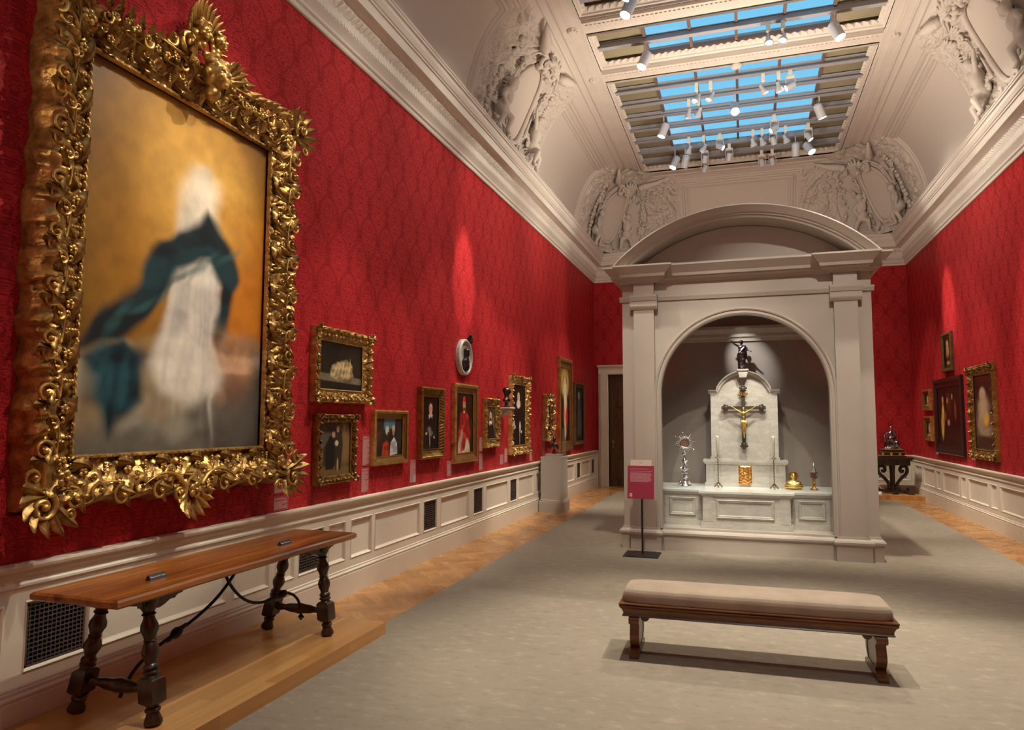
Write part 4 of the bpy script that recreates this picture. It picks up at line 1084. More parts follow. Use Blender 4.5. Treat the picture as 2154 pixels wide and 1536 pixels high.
def picture(name, side, Yc, Zc, W, H, w, h, prof, kind, mat, art, label, seed=1, res=.012, wob=0, X=XW, extra=None, cat='painting', group=None):
    rz = PI/2 if side == 'L' else (-PI/2 if side == 'R' else 0)
    t = empty(name, (-X+.0 if side == 'L' else X, Yc, Zc), rz, label, cat, group)
    fw = ((W-w)+(H-h))/4
    fx, fz = (W-w)/2, (H-h)/2
    fo = frame_obj('frame', w, h, fw, prof, mat, t, kind=kind, seed=seed, res=res, wob=wob, extra=extra, y0=-.004)
    fo.scale = (1, 1, 1)
    s = art
    V = np.stack([(s.U-.5)*(w+.01), np.full_like(s.U, -(prof[1][1]*.75+.002)), (s.V-.5)*(h+.01)], -1)
    npmesh('canvas', V, s.nx, s.ny, PAINT, t, smooth=False, colors=s.C)
    return t

# ---- explicit rococo ornament elements (local frame of the picture: x right, z up, -y out)
def spiral(mb, x, z, y, r, turns=1.35, a0=0.0, sg=1, th=.014, tail=None, n=30):
    pts = []; rs = []
    for i in range(n):
        u = i/(n-1); a = a0+sg*u*turns*2*PI; rr = r*(.10+.90*u**1.15)
        pts.append((x+rr*math.cos(a), y-.018*(1-u), z+rr*math.sin(a))); rs.append(th*(.55+.6*u))
    if tail:
        p = Vector(pts[-1]); q = Vector((tail[0], y+.0, tail[1])); dr_ = (p-Vector(pts[-2])).normalized()*((q-p).length*.6)
        for i in range(1, 9):
            u = i/8; b = p*(1-u)**2+(p+dr_)*2*u*(1-u)+q*u*u; pts.append(tuple(b)); rs.append(th*(1.15-u*.9))
    mb.tube(pts, rs, 8, flat=.8)
    mb.ball((x, y-.022, z), r*.26, 8)
def leaf(mb, x, z, y, L, wd, ang, curl=.05, lobes=4, bend=0.0):
    """acanthus leaf: base at x,z pointing along ang, tip lifts off"""
    nu, nv = 7, 14; ca, sa = math.cos(ang), math.sin(ang)
    def f(u, v):
        a = (u-.5)*2; ser = 1-.28*(.5+.5*math.cos(v*lobes*2*PI)); wv_ = wd*math.sin(PI*min(1, v*.9+.08))**.7*ser
        l = L*v; b = bend*v*v*L; off = a*wv_+b
        out = .006+.035*math.sin(v*PI*.9)*(1-.5*abs(a))+curl*v**3-.010*abs(a)+.008*math.cos(a*3*PI)*(1-v)
        return (x+ca*l-sa*off, y-out, z+sa*l+ca*off)
    mb.grid(nu, nv, f)
def flower(mb, x, z, y, r):
    for k in range(5):
        a = k*2*PI/5+x*7; mb.ball((x+r*.6*math.cos(a), y-.01, z+r*.6*math.sin(a)), r*.5, 8, (1, .55, 1))
    mb.ball((x, y-.02, z), r*.35, 8)
def rococo_rail(mb, rnd, p0, p1, fw, outn, depth):
    """ornament along one rail of the big frame from p0 to p1; outn = outward unit (x,z)"""
    p0, p1 = Vector(p0), Vector(p1); d = (p1-p0); L = d.length; d.normalize(); n = Vector(outn)
    s = 0.06; i = 0
    ad = math.atan2(d.y, d.x); an = math.atan2(n.y, n.x)
    while s < L-.04:
        c = p0+d*s
        k = i % 4; sg = 1 if i % 2 else -1
        if k == 0:
            q = c+n*fw*.86; spiral(mb, q.x, q.y, -depth-.01, rnd.uniform(.045, .062), 1.3, an+sg*1.2, sg, .012, (c.x+d.x*sg*.12+n.x*fw*.55, c.y+d.y*sg*.12+n.y*fw*.55))
            leaf(mb, c.x+n.x*fw*.25, c.y+n.y*fw*.25, -depth*.65, fw*.62, .05, an+sg*.5, .04, 4, .2*sg)
        elif k == 1:
            leaf(mb, c.x+n.x*fw*.35, c.y+n.y*fw*.35, -depth*.72, fw*.75, .055, an-sg*.35, .06, 5, .25*sg)
            flower(mb, c.x+n.x*fw*.35, c.y+n.y*fw*.35, -depth*.78, .026)
            spiral(mb, c.x+n.x*fw*.45+d.x*.05, c.y+n.y*fw*.45+d.y*.05, -depth*.85, .030, 1.1, an, -sg, .009)
        elif k == 2:
            q = c+n*fw*.7; spiral(mb, q.x, q.y, -depth-.005, rnd.uniform(.04, .05), 1.2, an+PI-sg*.9, -sg, .012, (c.x-d.x*.11+n.x*fw*.95, c.y-d.y*.11+n.y*fw*.95))
            leaf(mb, c.x+n.x*fw*.3, c.y+n.y*fw*.3, -depth*.65, fw*.55, .045, ad+(.5 if sg > 0 else PI-.5), .03, 4, -.2*sg)
        else:
            leaf(mb, c.x+n.x*fw*.55, c.y+n.y*fw*.55, -depth*.85, fw*.55, .045, an+sg*.75, .07, 4, .3*sg)
            leaf(mb, c.x+n.x*fw*.55, c.y+n.y*fw*.55, -depth*.85, fw*.45, .038, an-sg*.65, .05, 4, -.3*sg)
            for b in range(4): mb.ball((c.x+n.x*fw*(.2+.06*b), -depth*.7-.012, c.y+n.y*fw*(.2+.06*b)), .012-.0015*b, 7)
        s += rnd.uniform(.062, .080); i += 1
    s = 0.0
    while s < L:                                       # bead row at the sight edge
        c = p0+d*s+n*fw*.06; mb.ball((c.x, -.098, c.y), .0095, 7, (1, .7, 1)); s += .024

# the large picture ------------------------------------------------------------
bw, bh, BFW = 1.55, 2.25, .272
s = Art(220, 320, bw/bh, 11)
s.fill((92, 66, 24), (64, 45, 18), 2.2)
s.ell(.54, .68, .32, .40, (160, 108, 32), .8, warp=.08, alpha=.9); s.ell(.55, .76, .17, .20, (226, 176, 84), .9, warp=.06, alpha=.8)
s.ell(.86, .44, .16, .26, (186, 110, 28), .7, warp=.08, alpha=.8)
s.ell(.40, .02, .75, .24, (124, 118, 102), .35, warp=.10, c2=(92, 88, 78), sc=7)
rb_ = random.Random(9)
for k in range(34):                                   # banked clouds
    cx_, cy_ = rb_.uniform(0, 1), rb_.uniform(0, .34); g_ = rb_.choice([(150, 144, 124), (112, 106, 92), (172, 160, 132), (88, 82, 72), (134, 112, 78)])
    s.ell(cx_, cy_, rb_.uniform(.04, .11), rb_.uniform(.02, .05), g_, .6, rb_.uniform(-.4, .4), warp=.05, alpha=.6)
s.ell(.88, .08, .18, .16, (58, 52, 48), .5, warp=.08, alpha=.8)
# hanging cloth: a pale drape crossed by a blue-green one
s.poly([(.54, .82), (.60, .83), (.68, .62), (.74, .36), (.72, .18), (.58, .14), (.40, .17), (.34, .24), (.42, .46), (.46, .66)], (204, 196, 178), .03, .045, c2=(168, 160, 150), sc=7)
for k in range(22):
    u = rb_.random(); s.ell(.42+.27*u, .40+rb_.uniform(-.1, .12), rb_.uniform(.006, .018), rb_.uniform(.12, .24), rb_.choice([(228, 220, 202), (178, 168, 156), (214, 206, 190), (150, 142, 134)]), .8, -.14+.22*u, warp=.035, alpha=.42)
s.ell(.57, .74, .07, .09, (240, 226, 196), .5, -.2, warp=.04, alpha=.85)
s.poly([(.60, .70), (.72, .66), (.80, .54), (.78, .40), (.72, .24), (.70, .34), (.70, .50), (.62, .58), (.46, .52), (.30, .40), (.18, .30), (.02, .26), (.10, .36), (.22, .47), (.36, .58), (.50, .64)], (24, 52, 56), .018, .06, c2=(16, 30, 34), sc=8)
for k in range(12):
    u = k/11; s.ell(.12+.60*u, .34+.27*u, .055, .010, (52, 96, 96) if k % 2 else (12, 26, 30), .8, .75+.35*math.sin(k*1.7), warp=.04, alpha=.5)
s.poly([(.20, .32), (.30, .26), (.30, .14), (.20, .04), (.12, .12), (.06, .24)], (16, 52, 60), .025, .08, c2=(8, 24, 30), sc=8)
for k in range(5): s.ell(rb_.uniform(.10, .28), rb_.uniform(.12, .26), .012, rb_.uniform(.04, .07), (40, 88, 94), .8, rb_.uniform(-.5, .3), warp=.04, alpha=.4)
s.ell(.80, .24, .07, .10, (206, 158, 118), .6, .2, warp=.07, alpha=.7, c2=(150, 104, 76), sc=12)
s.noise(.22, 26)
bx_ = MB(); rnd = random.Random(21)
hw, hh = bw/2, bh/2
rococo_rail(bx_, rnd, (-hw-.1, -hh), (hw+.1, -hh), BFW, (0, -1), .16)
rococo_rail(bx_, rnd, (hw, -hh-.1), (hw, hh+.1), BFW, (1, 0), .16)
rococo_rail(bx_, rnd, (hw+.1, hh), (-hw-.1, hh), BFW, (0, 1), .16)
rococo_rail(bx_, rnd, (-hw, hh+.1), (-hw, -hh-.1), BFW, (-1, 0), .16)
for sx in (-1, 1):
    for sz in (-1, 1):
        x, z = sx*(hw+BFW*.72), sz*(hh+BFW*.72); a = math.atan2(sz, sx)
        for k in range(7): leaf(bx_, x, z, -.16, .20, .05, a+(k-3)*.42, .08, 4, .15)
        spiral(bx_, x+sx*.05, z+sz*.05, -.20, .075, 1.5, a, sx*sz, .018); spiral(bx_, x-sx*.1, z+sz*.1, -.19, .05, 1.4, a+PI/2, -sx*sz, .013); spiral(bx_, x+sx*.1, z-sz*.1, -.19, .05, 1.4, a-PI/2, sx*sz, .013)
        flower(bx_, x-sx*.08, z-sz*.08, -.18, .045)
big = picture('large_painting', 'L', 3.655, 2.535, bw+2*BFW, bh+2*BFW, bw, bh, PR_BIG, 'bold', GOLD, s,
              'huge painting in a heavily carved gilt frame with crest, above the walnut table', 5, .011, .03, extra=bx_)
# crest with two heads and a shell of rays
m = MB(); zc = hh+BFW
for k in range(22):
    a = PI*(k/21)*1.25-.125*PI; r0, r1 = .10, .235+.03*math.cos((a-PI/2)*2)
    m.tube([(r0*math.cos(a)*.9, -.12, zc+.14+r0*math.sin(a)), (r1*math.cos(a)*.75, -.155, zc+.16+r1*math.sin(a)), ((r1+.03)*math.cos(a)*.75, -.185, zc+.16+(r1+.03)*math.sin(a))], [.012, .016, .003], 6)
for k in range(20):
    a = rnd.uniform(0, 2*PI); rr = rnd.uniform(.05, .14); m.ball((rr*math.cos(a)*.9, -.17, zc+.17+rr*math.sin(a)), rnd.uniform(.022, .04), 9, (1, .8, 1))
for sx in (-1, 1):
    for k in range(9):
        x = sx*(.14+.075*k); zz = zc-.02+.05*math.cos(k*.9)*(1-k/11)
        leaf(m, x, zz, -.17, .115-.005*k, .042, PI/2-sx*(.6+.07*k), .08, 4, -.2*sx); flower(m, x, zz-.06, -.2, .028-.001*k)
    spiral(m, sx*.20, zc+.06, -.21, .075, 1.5, PI/2, -sx, .02, (sx*.55, zc-.02)); spiral(m, sx*.33, zc+.02, -.20, .05, 1.4, 0, sx, .014)
    for k in range(4): leaf(m, sx*.13, zc-.03, -.19, .13, .04, PI/2-sx*(.5+.35*k), .1, 4, .2)
crest = m.build('crest_ornament', GOLD, big, smooth=True)
def cherub(name, x, z, y, r, turn):
    M = Matrix.Translation((x, y, z)) @ Matrix.Rotation(turn, 4, 'Z') @ Matrix.Scale(r, 4)
    P = [('e', (0, 0, 0), (.82, .88, 1.0)), ('e', (0, -.3, -.3), (.62, .62, .62)), ('e', (0, -.92, -.12), (.15, .2, .2)), ('e', (-.42, -.55, -.32), (.3, .3, .28)), ('e', (.42, -.55, -.32), (.3, .3, .28)),
         ('e', (0, -.84, -.46), (.24, .14, .07)), ('e', (0, -.82, -.58), (.2, .14, .07)), ('e', (0, -.68, -.78), (.26, .24, .18)), ('e', (-.33, -.76, .12), (.22, .13, .08)), ('e', (.33, -.76, .12), (.22, .13, .08)),
         ('e', (-.85, 0, -.1), (.12, .2, .25)), ('e', (.85, 0, -.1), (.12, .2, .25)), ('c', (0, .1, -.8), (0, .15, -1.2), .4, .5)]
    for k in range(16):
        a = k*2*PI/16; P.append(('e', (.75*math.cos(a), -.05+.35*abs(math.cos(a*2))-.25, .45+.55*math.sin(a)*.6+.25), (.24, .3, .22)))
    return blob(name, P, GOLD, crest, r*.085, 1, M=M)
cherub('carved_head', .02, zc-.055, -.23, .105, .15); cherub('carved_head', -.06, zc+.20, -.19, .062, -.3); cherub('carved_head', .08, zc+.21, -.19, .060, .5)
m = MB()                                             # pendant at the bottom
zb = -hh-BFW
for k in range(9): leaf(m, 0, zb+.03, -.15, .20-.012*abs(k-4), .045, -PI/2+(k-4)*.36, .07, 4, 0)
spiral(m, -.12, zb+.02, -.19, .06, 1.4, -PI/2, 1, .016, (-.4, zb+.07)); spiral(m, .12, zb+.02, -.19, .06, 1.4, -PI/2, -1, .016, (.4, zb+.07)); flower(m, 0, zb+.02, -.2, .05)
m.build('pendant_ornament', GOLD, big, smooth=True)

# ---- left wall pictures ---------------------------------------------------------
a1 = Art(110, 84, .70/.42, 31); a1.fill((44, 36, 26), (30, 24, 18)); a1.poly([(0, .0), (1, 0), (1, .16), (0, .20)], (34, 29, 22), .02); a1.poly([(0, .19), (1, .14), (1, .28), (0, .34)], (122, 112, 88), .012, c2=(100, 90, 70))
a1.poly([(.24, .27), (.28, .50), (.42, .60), (.60, .66), (.76, .54), (.80, .30), (.60, .24), (.40, .22)], (206, 182, 132), .03, .05, c2=(150, 124, 84), sc=8)
for k in range(5): a1.ell(.36+.085*k, .42+.02*k, .016, .15, (232, 212, 164), .6, -.5+.08*k, warp=.04, alpha=.8)
a1.noise(.2)
xt = MB(); rn = random.Random(5)
def edge_scrolls(mb, w, h, fw, y, step=.11, r=.03, lf=.085):
    W2, H2 = w/2+fw*.8, h/2+fw*.8
    for sx in (-1, 1):
        x = 0.0; i = 0
        while x < W2:
            for sz in (-1, 1):
                leaf(mb, sx*x, sz*(H2-.02), y, lf, .028, PI/2*sz-sx*.5*(1 if i % 2 else -.6)*sz, .03, 3, 0); flower(mb, sx*x+.02, sz*(H2-.03), y-.005, .014)
            x += step; i += 1
        z = 0.0
        while z < H2:
            for sz in (-1, 1): leaf(mb, sx*(W2-.02), sz*z, y, lf, .028, (0 if sx > 0 else PI)+sz*.4, .03, 3, 0)
            z += step*1.3
        for sz in (-1, 1):
            for k in range(5): leaf(mb, sx*W2, sz*H2, y, lf*1.2, .03, math.atan2(sz, sx)+(k-2)*.5, .04, 3, 0)
            spiral(mb, sx*W2, sz*H2, y-.02, r, 1.3, 0, 1, .008)
edge_scrolls(xt, .72, .42, .10, -.052, .06, .022, .05)
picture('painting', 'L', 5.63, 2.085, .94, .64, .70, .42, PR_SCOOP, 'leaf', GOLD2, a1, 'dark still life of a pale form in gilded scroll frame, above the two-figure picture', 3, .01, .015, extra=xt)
a2 = Art(80, 76, .50/.47, 41); a2.fill((58, 44, 28), (30, 24, 18), 3); a2.ell(.82, .55, .25, .4, (150, 118, 72), .6, alpha=.7); a2.poly([(0, 0), (1, 0), (1, .14), (0, .2)], (120, 92, 52), .03); a2.poly([(.05, .55), (.42, .55), (.42, .8), (.05, .8)], (104, 100, 84), .03, alpha=.6)
a2.poly([(.22, .12), (.20, .55), (.34, .74), (.50, .76), (.52, .45), (.46, .12)], (22, 20, 18), .02, .01); a2.poly([(.52, .10), (.50, .62), (.58, .86), (.72, .84), (.76, .55), (.70, .10)], (52, 42, 30), .02, .01); a2.ell(.56, .60, .06, .05, (206, 196, 160), .3); a2.ell(.46, .76, .055, .06, (196, 150, 108), .2); a2.ell(.60, .86, .05, .06, (200, 156, 112), .2); a2.ell(.10, .40, .05, .18, (120, 96, 60), .4); a2.ell(.60, .2, .03, .12, (180, 150, 100), .3); a2.noise(.2)
xt2 = MB(); edge_scrolls(xt2, .50, .47, .05, -.04, .06, .012, .03)
picture('painting', 'L', 5.545, 1.345, .66, .585, .50, .47, PR_BOX, 'leaf', GOLD3, a2, 'dark picture of two robed figures in carved gilt frame, below the still life', 8, .009, .005, extra=xt2)
a3 = Art(80, 60, .56/.38, 51); a3.fill((46, 44, 40), (34, 28, 24), 3); a3.poly([(.30, .72), (.72, .72), (.72, 1), (.30, 1)], (90, 122, 140), .03); a3.ell(.12, .6, .14, .3, (96, 54, 34), .4, warp=.05, c2=(50, 34, 26), sc=10); a3.ell(.88, .55, .14, .35, (48, 48, 46), .4, warp=.05)
a3.poly([(.22, .0), (.26, .34), (.40, .44), (.50, .30), (.48, 0)], (186, 64, 30), .015, .008, c2=(140, 40, 24)); a3.poly([(.52, .0), (.55, .34), (.68, .50), (.80, .34), (.82, .05)], (214, 210, 200), .015, .008, c2=(160, 160, 160)); a3.ell(.42, .68, .10, .12, (196, 192, 170), .1); a3.ell(.66, .70, .08, .12, (196, 180, 140), .1); a3.ell(.46, .55, .06, .09, (70, 44, 30), .15); a3.ell(.66, .62, .055, .09, (176, 130, 92), .15); a3.noise(.2)
picture('painting', 'L', 6.575, 1.425, .76, .53, .56, .38, PR_CASS, 'plain', GOLD2, a3, 'small crowd scene with an orange robe and a white robe in a plain gilt frame', 2)
a4 = art_portrait(60, 84, .36/.60, 61, (40, 30, 24), (34, 30, 28), (224, 206, 180), None, .78, .10, .5, None, True, (226, 176, 142), .34, (58, 36, 24)); a4.ell(.42, .38, .07, .05, (120, 112, 102), .4); a4.ell(.52, .30, .08, .05, (110, 104, 96), .4); a4.ell(.46, .2, .012, .16, (190, 180, 160), .4)
picture('painting', 'L', 7.585, 1.57, .66, .81, .42, .60, PR_SCOOP, 'rope', GOLD3, a4, 'portrait of dark-coated sitter with open white collar, rope-carved gilt frame', 3, .009)
a5 = art_portrait(70, 100, .54/.77, 71, (58, 40, 24), (196, 52, 44), None, (200, 58, 48), .80, .085, .46, (60, 40, 30), False, (224, 160, 128), .46, (150, 40, 34)); a5.poly([(.10, .0), (.12, .20), (.30, .40), (.48, .22), (.70, .24), (.80, .12), (.85, .0)], (206, 196, 160), .02, .02, c2=(160, 148, 116)); a5.ell(.46, .90, .055, .05, (190, 50, 44), .15); a5.poly([(.22, .02), (.40, .40), (.70, .62), (.86, .30), (.80, .16), (.60, .26), (.50, .05)], (200, 56, 48), .02, .02, c2=(140, 26, 26)); a5.noise(.15)
picture('painting', 'L', 8.66, 1.565, .84, 1.00, .56, .77, PR_CASS, 'plain', GOLD2, a5, 'portrait of a seated sitter in a scarlet cape and cream robe, plain gilt frame', 3)
a6 = art_portrait(50, 70, .32/.46, 81, (128, 104, 76), (34, 30, 28), (226, 220, 200), None, .72, .15, .5, (48, 30, 20), False, (222, 172, 132), .52)
picture('painting', 'L', 9.66, 1.565, .58, .72, .34, .45, PR_SCOOP, 'leaf', GOLD, a6, 'small portrait of a bearded man with white collar in a gilt frame', 6, .009)
a7 = art_portrait(60, 90, .58/.99, 91, (30, 22, 16), (22, 20, 19), (220, 210, 190), None, .80, .085, .5, None, True, (216, 196, 166), .44); a7.ell(.5, .68, .09, .07, (216, 208, 186), .2); a7.ell(.14, .34, .04, .08, (170, 170, 160), .3); a7.ell(.62, .30, .04, .09, (190, 190, 180), .3); a7.ell(.6, .14, .012, .14, (190, 188, 176), .3)
xt7 = MB(); edge_scrolls(xt7, .70, .99, .13, -.055, .075, .02, .045)
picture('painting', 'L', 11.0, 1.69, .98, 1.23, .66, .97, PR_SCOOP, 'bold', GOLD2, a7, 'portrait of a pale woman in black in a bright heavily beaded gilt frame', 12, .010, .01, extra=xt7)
a8 = Art(40, 60, .5, 99); a8.fill((30, 20, 16), (50, 34, 24)); a8.ell(.5, .55, .10, .30, (222, 196, 150), .3, warp=.04); a8.ell(.5, .82, .07, .07, (225, 190, 150), .2); a8.noise()
xt8 = MB(); rn8 = random.Random(8)
for k in range(46):
    a = 2*PI*k/46; x, z = .215*math.cos(a)*1.15, .37*math.sin(a)*1.08; x = max(-.25, min(.25, x*1.25)); z = max(-.41, min(.41, z*1.12))
    leaf(xt8, x*.9, z*.9, -.04, rn8.uniform(.07, .11), .03, rn8.uniform(0, 2*PI), .05, 3); flower(xt8, x, z, -.05, rn8.uniform(.018, .03)); spiral(xt8, x*.92, z*.95, -.055, .025, 1.2, a, 1, .008)
picture('painting', 'L', 12.83, 1.66, .62, .84, .30, .50, PR_SCOOP, 'bold', GOLD2, a8, 'small picture in a glittering openwork gold frame above the grey pedestal', 5, .010, .02, extra=xt8)
a9 = Art(60, 110, .5/1.5, 111); a9.fill((50, 26, 20), (30, 20, 16)); a9.ell(.5, .80, .16, .18, (206, 170, 80), .5, alpha=.9); a9.ell(.5, .80, .07, .11, (60, 34, 24), .4); a9.ell(.5, .60, .05, .24, (226, 206, 172), .25, .1, warp=.03); a9.ell(.40, .78, .02, .14, (216, 192, 158), .3, -.4); a9.ell(.62, .78, .02, .14, (216, 192, 158), .3, .4); a9.ell(.56, .36, .05, .20, (214, 190, 160), .3, -.1, warp=.03); a9.ell(.36, .38, .03, .10, (170, 44, 36), .4); a9.ell(.68, .32, .04, .14, (180, 52, 40), .4); a9.ell(.55, .12, .035, .08, (220, 196, 160), .3); a9.noise()
picture('painting', 'L', 14.18, 1.93, 1.28, 1.76, .72, 1.50, PR_CASS, 'plain', GOLD, a9, 'tall narrow picture of pale figures in deep gilt frame, beyond the pedestal', 5)
a10 = Art(50, 80, .55, 121); a10.fill((34, 32, 30), (24, 22, 20)); a10.ell(.5, .5, .10, .34, (110, 108, 104), .4, warp=.05, c2=(70, 70, 70), sc=10); a10.ell(.48, .84, .05, .07, (190, 176, 150), .3); a10.ell(.6, .3, .10, .18, (90, 88, 84), .4, warp=.05); a10.noise()
picture('painting', 'L', 15.48, 1.75, .98, 1.38, .80, 1.18, PR_BOX, 'rope', FRAMEBROWN, a10, 'dark grey full-length picture in a narrow brown frame, last on the left wall', 5, .012)

# ---- right wall pictures -----------------------------------------------------------
b1 = Art(40, 60, .5, 131); b1.fill((40, 28, 20), (26, 18, 14)); b1.ell(.5, .6, .10, .28, (170, 126, 70), .5, warp=.05); b1.ell(.45, .82, .06, .07, (180, 150, 110), .3); b1.ell(.55, .12, .12, .07, (170, 140, 100), .4); b1.noise()
picture('painting', 'R', 14.25, 2.83, .62, .66, .40, .50, PR_BOX, 'plain', FRAMEBROWN, b1, 'small dark upright picture in a brown frame, highest on the right wall', 5)
b2 = Art(90, 76, 1.3/1.07, 141); b2.fill((46, 32, 20), (28, 20, 14), 3); b2.ell(.22, .42, .08, .32, (226, 196, 110), .3, -.12, warp=.03, c2=(190, 150, 70)); b2.ell(.24, .78, .05, .06, (206, 150, 100), .3); b2.ell(.50, .70, .12, .2, (90, 56, 34), .5, warp=.05); b2.ell(.45, .76, .04, .05, (200, 140, 96), .3); b2.ell(.66, .82, .04, .05, (190, 130, 90), .3); b2.ell(.78, .60, .06, .16, (150, 60, 34), .4, warp=.04); b2.ell(.36, .5, .04, .08, (170, 80, 50), .4); b2.ell(.48, .40, .07, .05, (200, 160, 120), .4, warp=.03); b2.noise()
picture('painting', 'R', 14.35, 1.70, 1.86, 1.26, 1.44, 1.04, PR_BOX, 'plain', FRAMEDARK, b2, 'wide dark group scene with a yellow-robed figure in a black frame', 5)
for (yc, zc_, w_, h_, lb, sd) in ((15.83, 2.02, .62, .38, 'small gilt-framed picture near the right corner, upper of the pair', 5), (15.78, 1.46, .60, .45, 'small gilt-framed picture near the right corner, lower of the pair', 15)):
    b = Art(40, 40, 1.0, 150+sd); b.fill((60, 40, 26), (34, 24, 18)); b.ell(.5, .5, .16, .3, (206, 172, 110), .4, warp=.05); b.ell(.5, .8, .08, .09, (210, 170, 130), .3); b.ell(.5, .1, .5, .08, (190, 160, 90), .3); b.noise()
    picture('painting', 'R', yc, zc_, w_, h_, w_-.22, h_-.15, PR_CASS, 'plain', GOLD2, b, lb, 5)
b5 = Art(70, 100, .62/1.13, 171); b5.fill((84, 34, 28), (44, 24, 20)); b5.ell(.45, .74, .09, .09, (190, 160, 130), .35); b5.ell(.48, .38, .22, .30, (150, 128, 100), .5, warp=.06, c2=(110, 92, 72)); b5.ell(.60, .42, .08, .10, (214, 160, 50), .5); b5.ell(.45, .56, .14, .14, (176, 150, 120), .5, warp=.05); b5.ell(.5, .1, .5, .08, (60, 40, 30), .4); b5.noise()
xr = MB(); edge_scrolls(xr, .90, 1.13, .12, -.055, .12, .022, .05)
picture('painting', 'R', 12.42, 1.745, 1.20, 1.41, .86, 1.13, PR_SCOOP, 'leaf', GOLD3, b5, 'large upright figure picture in a carved gilt frame, nearest on the right wall', 5, .012, .0, extra=xr)

# ---- wall labels: printed text rows on clear film ------------------------------------------
FILM = simple('label_film', (0.33, 0.055, 0.060), 0.35); INK = simple('label_ink', (0.62, 0.40, 0.37), 0.6)
def wall_label(y0, y1, z1, z0, side, label, seed, pict=False):
    Y, Z = (y0+y1)/2, (z0+z1)/2; w, h = abs(y1-y0), z1-z0
    t = empty('wall_label', (-XW if side == 'L' else XW, Y, Z), PI/2 if side == 'L' else -PI/2, label, 'label', 'text labels beside the pictures')
    pn = MB().box(-w/2, w/2, -.003, -.0003, -h/2, h/2).build('panel', FILM, t)
    r = random.Random(seed); m = MB(); z = h/2-.014; row = 0
    while z > -h/2+.012:
        x = -w/2+.010; end = w/2-.010-(r.uniform(.0, .02) if row % 6 else r.uniform(.03, w*.5))
        if row in (2,): z -= .008; row += 1; continue
        while x < end:
            wl = r.uniform(.006, .022); m.box(x, min(x+wl, end), -.0038, -.003, z-.0022, z+.0022); x += wl+.0035
        z -= .0088; row += 1
    m.build('text', INK, pn)
    if pict: MB().box(w*.05, w*.42, -.0038, -.003, -h/2+.01, -h/2+.09).build('thumbnail', simple('thumb_grey', (.5, .5, .5), .6), t)
for i, (a, b, c, d, lb, pc) in enumerate([(4.72, 4.91, 1.31, 1.02, 'tall text label right of the huge painting, upper panel', 0), (4.72, 4.91, .995, .885, 'short text label below the tall one beside the huge painting', 0),
        (6.06, 6.215, 1.45, 1.155, 'text label between the stacked pictures and the crowd scene, upper panel', 0), (6.05, 6.20, 1.14, .90, 'text label between the stacked pictures and the crowd scene, lower panel', 0),
        (7.09, 7.25, 1.165, .905, 'text label with small grey thumbnail, right of the crowd scene', 1), (8.115, 8.28, 1.10, .905, 'text label left of the scarlet-cape portrait', 0), (9.24, 9.405, 1.37, 1.165, 'text label right of the scarlet-cape portrait, upper', 0),
        (9.23, 9.39, 1.14, .90, 'text label right of the scarlet-cape portrait, lower', 0), (10.13, 10.30, 1.09, .93, 'text label left of the pale woman portrait, wide panel', 0), (10.33, 10.49, 1.175, .94, 'text label just left of the pale woman portrait', 0), (11.68, 11.84, 1.075, .905, 'text label right of the pale woman portrait', 0)]):
    wall_label(a, b, c, d, 'L', lb, 40+i, pc)
wall_label(13.22, 12.98, 1.30, .98, 'R', 'text label between the black-framed and carved gilt pictures on the right wall', 77)
wall_label(15.45, 15.25, 1.20, .98, 'R', 'text label below the small gilt pictures near the right corner', 78)

# ---- oval relief, bust on bracket ---------------------------------------------------------
ov = empty('oval_relief', (-XW, 8.61, 2.43), PI/2, 'oval white marble relief with dark profile bust, hung high above the scarlet-cape portrait', 'relief')
m = MB(); prof = [(0.0, -.0), (0.0, -.045), (-.015, -.060), (-.032, -.060), (-.045, -.045), (-.060, -.034), (-.10, -.030), (-.16, -.030)]
n = 48; vs = []
for i in range(n):
    a = 2*PI*i/n
    for o, y in prof: vs.append(((.235+o)*math.cos(a), y, (.245+o)*math.sin(a)*.98))
K = len(prof); m.add(vs, [(i*K+j, i*K+j+1, ((i+1) % n)*K+j+1, ((i+1) % n)*K+j) for i in range(n) for j in range(K-1)]+[tuple(i*K+K-1 for i in range(n))])
m.build('surround', MARBLE, ov, angle=40)
blob('profile_bust', [('e', (0, -.05, -.12), (.085, .045, .07)), ('e', (0.0, -.05, -.06), (.10, .04, .05)), ('c', (0, -.055, -.05), (.0, -.055, .0), .04, .032), ('e', (0, -.06, .045), (.042, .04, .055)), ('e', (.0, -.06, .085), (.045, .04, .03))], BRONZE, ov, .008, 2)
m = MB()
for k in range(12): leaf(m, 0, .235, -.08, .06, .02, k*.52, .03, 3); 
flower(m, 0, .24, -.11, .03); m.build('finial_ornament', BRONZE, ov, smooth=True)
bk = empty('wall_bracket', (-XW, 10.09, 1.80), PI/2, 'grey-white scroll bracket shelf carrying a dark bust between two portraits', 'bracket')
m = MB(); m.box(-.135, .135, -.21, -.001, -.02, 0).box(-.125, .125, -.195, -.001, -.035, -.02)
pts = [(-.01, -.035), (-.175, -.035), (-.18, -.055), (-.16, -.075), (-.11, -.09), (-.09, -.12), (-.05, -.15), (-.01, -.155)]
m.prism(pts, 'x', -.08, .08); m.prism([(-.001, -.035), (-.10, -.035), (-.08, -.10), (-.001, -.13)], 'x', -.115, .115); spiral(m, 0, -.08, -.155, .035, 1.3, 0, 1, .009)
m.build('shelf', PLASTER, bk)
hb = empty('bronze_head_bust', (-XW+.12, 10.09, 1.801), PI/2, 'dark bronze portrait head on the white wall bracket', 'bust')
